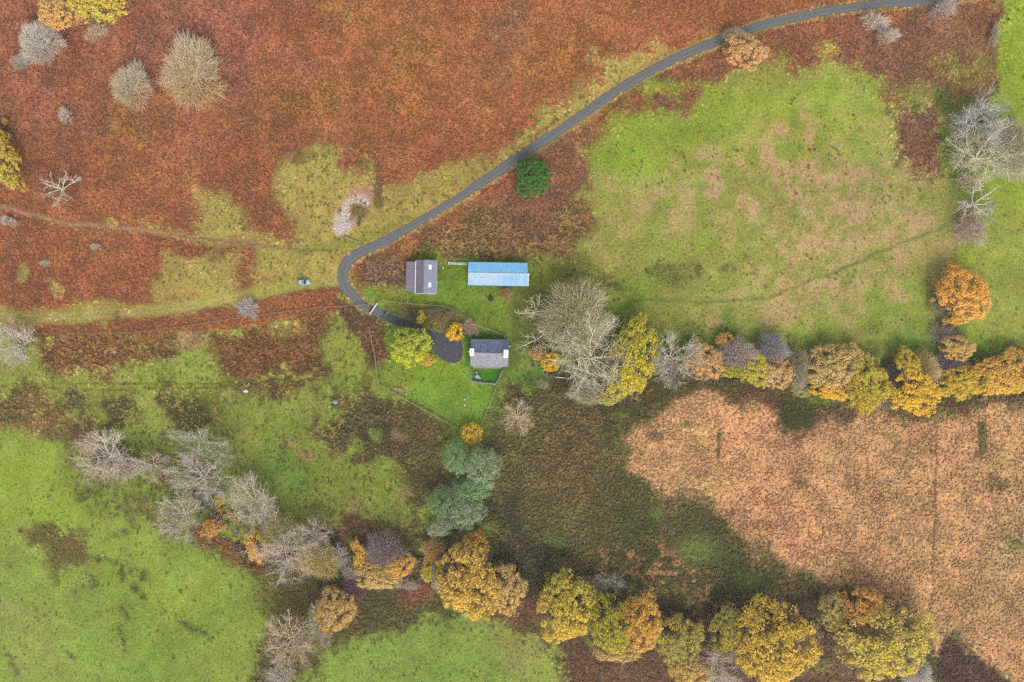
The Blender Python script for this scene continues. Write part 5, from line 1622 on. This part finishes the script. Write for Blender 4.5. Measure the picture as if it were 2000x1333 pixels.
def rubble():
    rng = np.random.RandomState(9)
    V, F, off = [], [], 0
    src = [rock_mesh('r', 60 + i, 1, .8, .6) for i in range(3)]
    bs = []
    for m in src:
        v = np.array([q.co[:] for q in m.vertices]); f = np.array([list(p.vertices) for p in m.polygons]); bs.append((v, f))
    for k in range(420):
        px, py = rng.uniform(645, 720), rng.uniform(385, 468)
        if sample(base, np.array([px]), np.array([py]))[0][2] < 140:
            continue
        v, f = bs[k % 3]
        s = rng.uniform(.1, .4)
        a = rng.uniform(0, 6.28)
        w = np.stack([v[:, 0] * math.cos(a) - v[:, 1] * math.sin(a), v[:, 0] * math.sin(a) + v[:, 1] * math.cos(a), v[:, 2]], -1) * s
        p = P(px, py)
        V.append(w + np.array([p.x, p.y, 0])); F.append(f + off); off += len(v)
    o = link('rubble', mesh_np('rubble', np.concatenate(V), np.concatenate(F)), mat=M_WHITE_STONE)
    o['kind'] = 'stuff'
    tag(o, 'pale rubble strewn over the bare patch at the bend', 'rubble')
rubble()

def garden_set():
    mat = noise_mat('blue_grey_metal', alb((160, 190, 205)), alb((182, 206, 216)), scale=2, rough=.5)
    root = empty('garden_table', P(932.5, 736))
    tag(root, 'round pale blue table in the cottage front yard', 'table')
    link('table_top', cyl_mesh('table_top', .68, .68, .7, .75, 20), root, mat)
    for k in range(4):
        a = k * math.pi / 2 + .5
        o = link('leg', box_mesh('leg', -.03, .03, -.03, .03, 0, .7), root, mat)
        o.location = (.4 * math.cos(a), .4 * math.sin(a), 0)
    for px, py, rz, lb in ((931.3, 728.5, 0, 'pale blue chair above the round table in the front yard'), (937.5, 738.5, R(-110), 'pale blue chair right of the round table in the front yard')):
        c = empty('garden_chair', P(px, py), rz)
        tag(c, lb, 'chair')
        link('seat', cyl_mesh('seat', .36, .36, .42, .47, 14), c, mat)
        bm = bmesh.new()
        add_box(bm, -.33, .33, .3, .36, .47, .9)
        link('backrest', bm_mesh('backrest', bm), c, mat)
        for x in (-.22, .22):
            for y in (-.22, .22):
                link('leg', box_mesh('leg', x - .02, x + .02, y - .02, y + .02, 0, .42), c, mat)
garden_set()

def bin_box():
    root = empty('compost_bin', P(958.5, 584), R(35))
    tag(root, 'dark square box on the grass below the barn', 'bin')
    mat = noise_mat('dark_tarred_wood', alb((44, 56, 50)), alb((72, 84, 76)), scale=2)
    for i in range(5):
        x = -.75 + i * .3
        link('lid_board', box_mesh('lid_board', x, x + .28, -.85, .85, .6, .64, .008), root, mat)
    for y in (-.82, .82):
        link('side', box_mesh('side', -.74, .74, y - .03, y + .03, 0, .597), root, mat)
    for x in (-.74, .74):
        link('end', box_mesh('end', x - .03, x + .03, -.78, .78, 0, .597), root, mat)
bin_box()

# ------------------------------------------------------------------ damp air between the camera and the ground
def haze():
    me = box_mesh('haze', -5200, 5200, -4200, 4200, -1.0, H + 6)
    m = bpy.data.materials.new('damp_air')
    m.use_nodes = True
    n, l = m.node_tree.nodes, m.node_tree.links
    n.remove(n['Principled BSDF'])
    v = n.new('ShaderNodeVolumePrincipled')
    v.inputs['Color'].default_value = (.9, .92, .95, 1)
    v.inputs['Density'].default_value = 0.0001
    v.inputs['Anisotropy'].default_value = 0.3
    l.new(v.outputs[0], n['Material Output'].inputs['Volume'])
    o = link('haze', me, mat=m)
    o['kind'] = 'stuff'
    tag(o, 'thin damp haze hanging over the whole valley', 'haze')
haze()
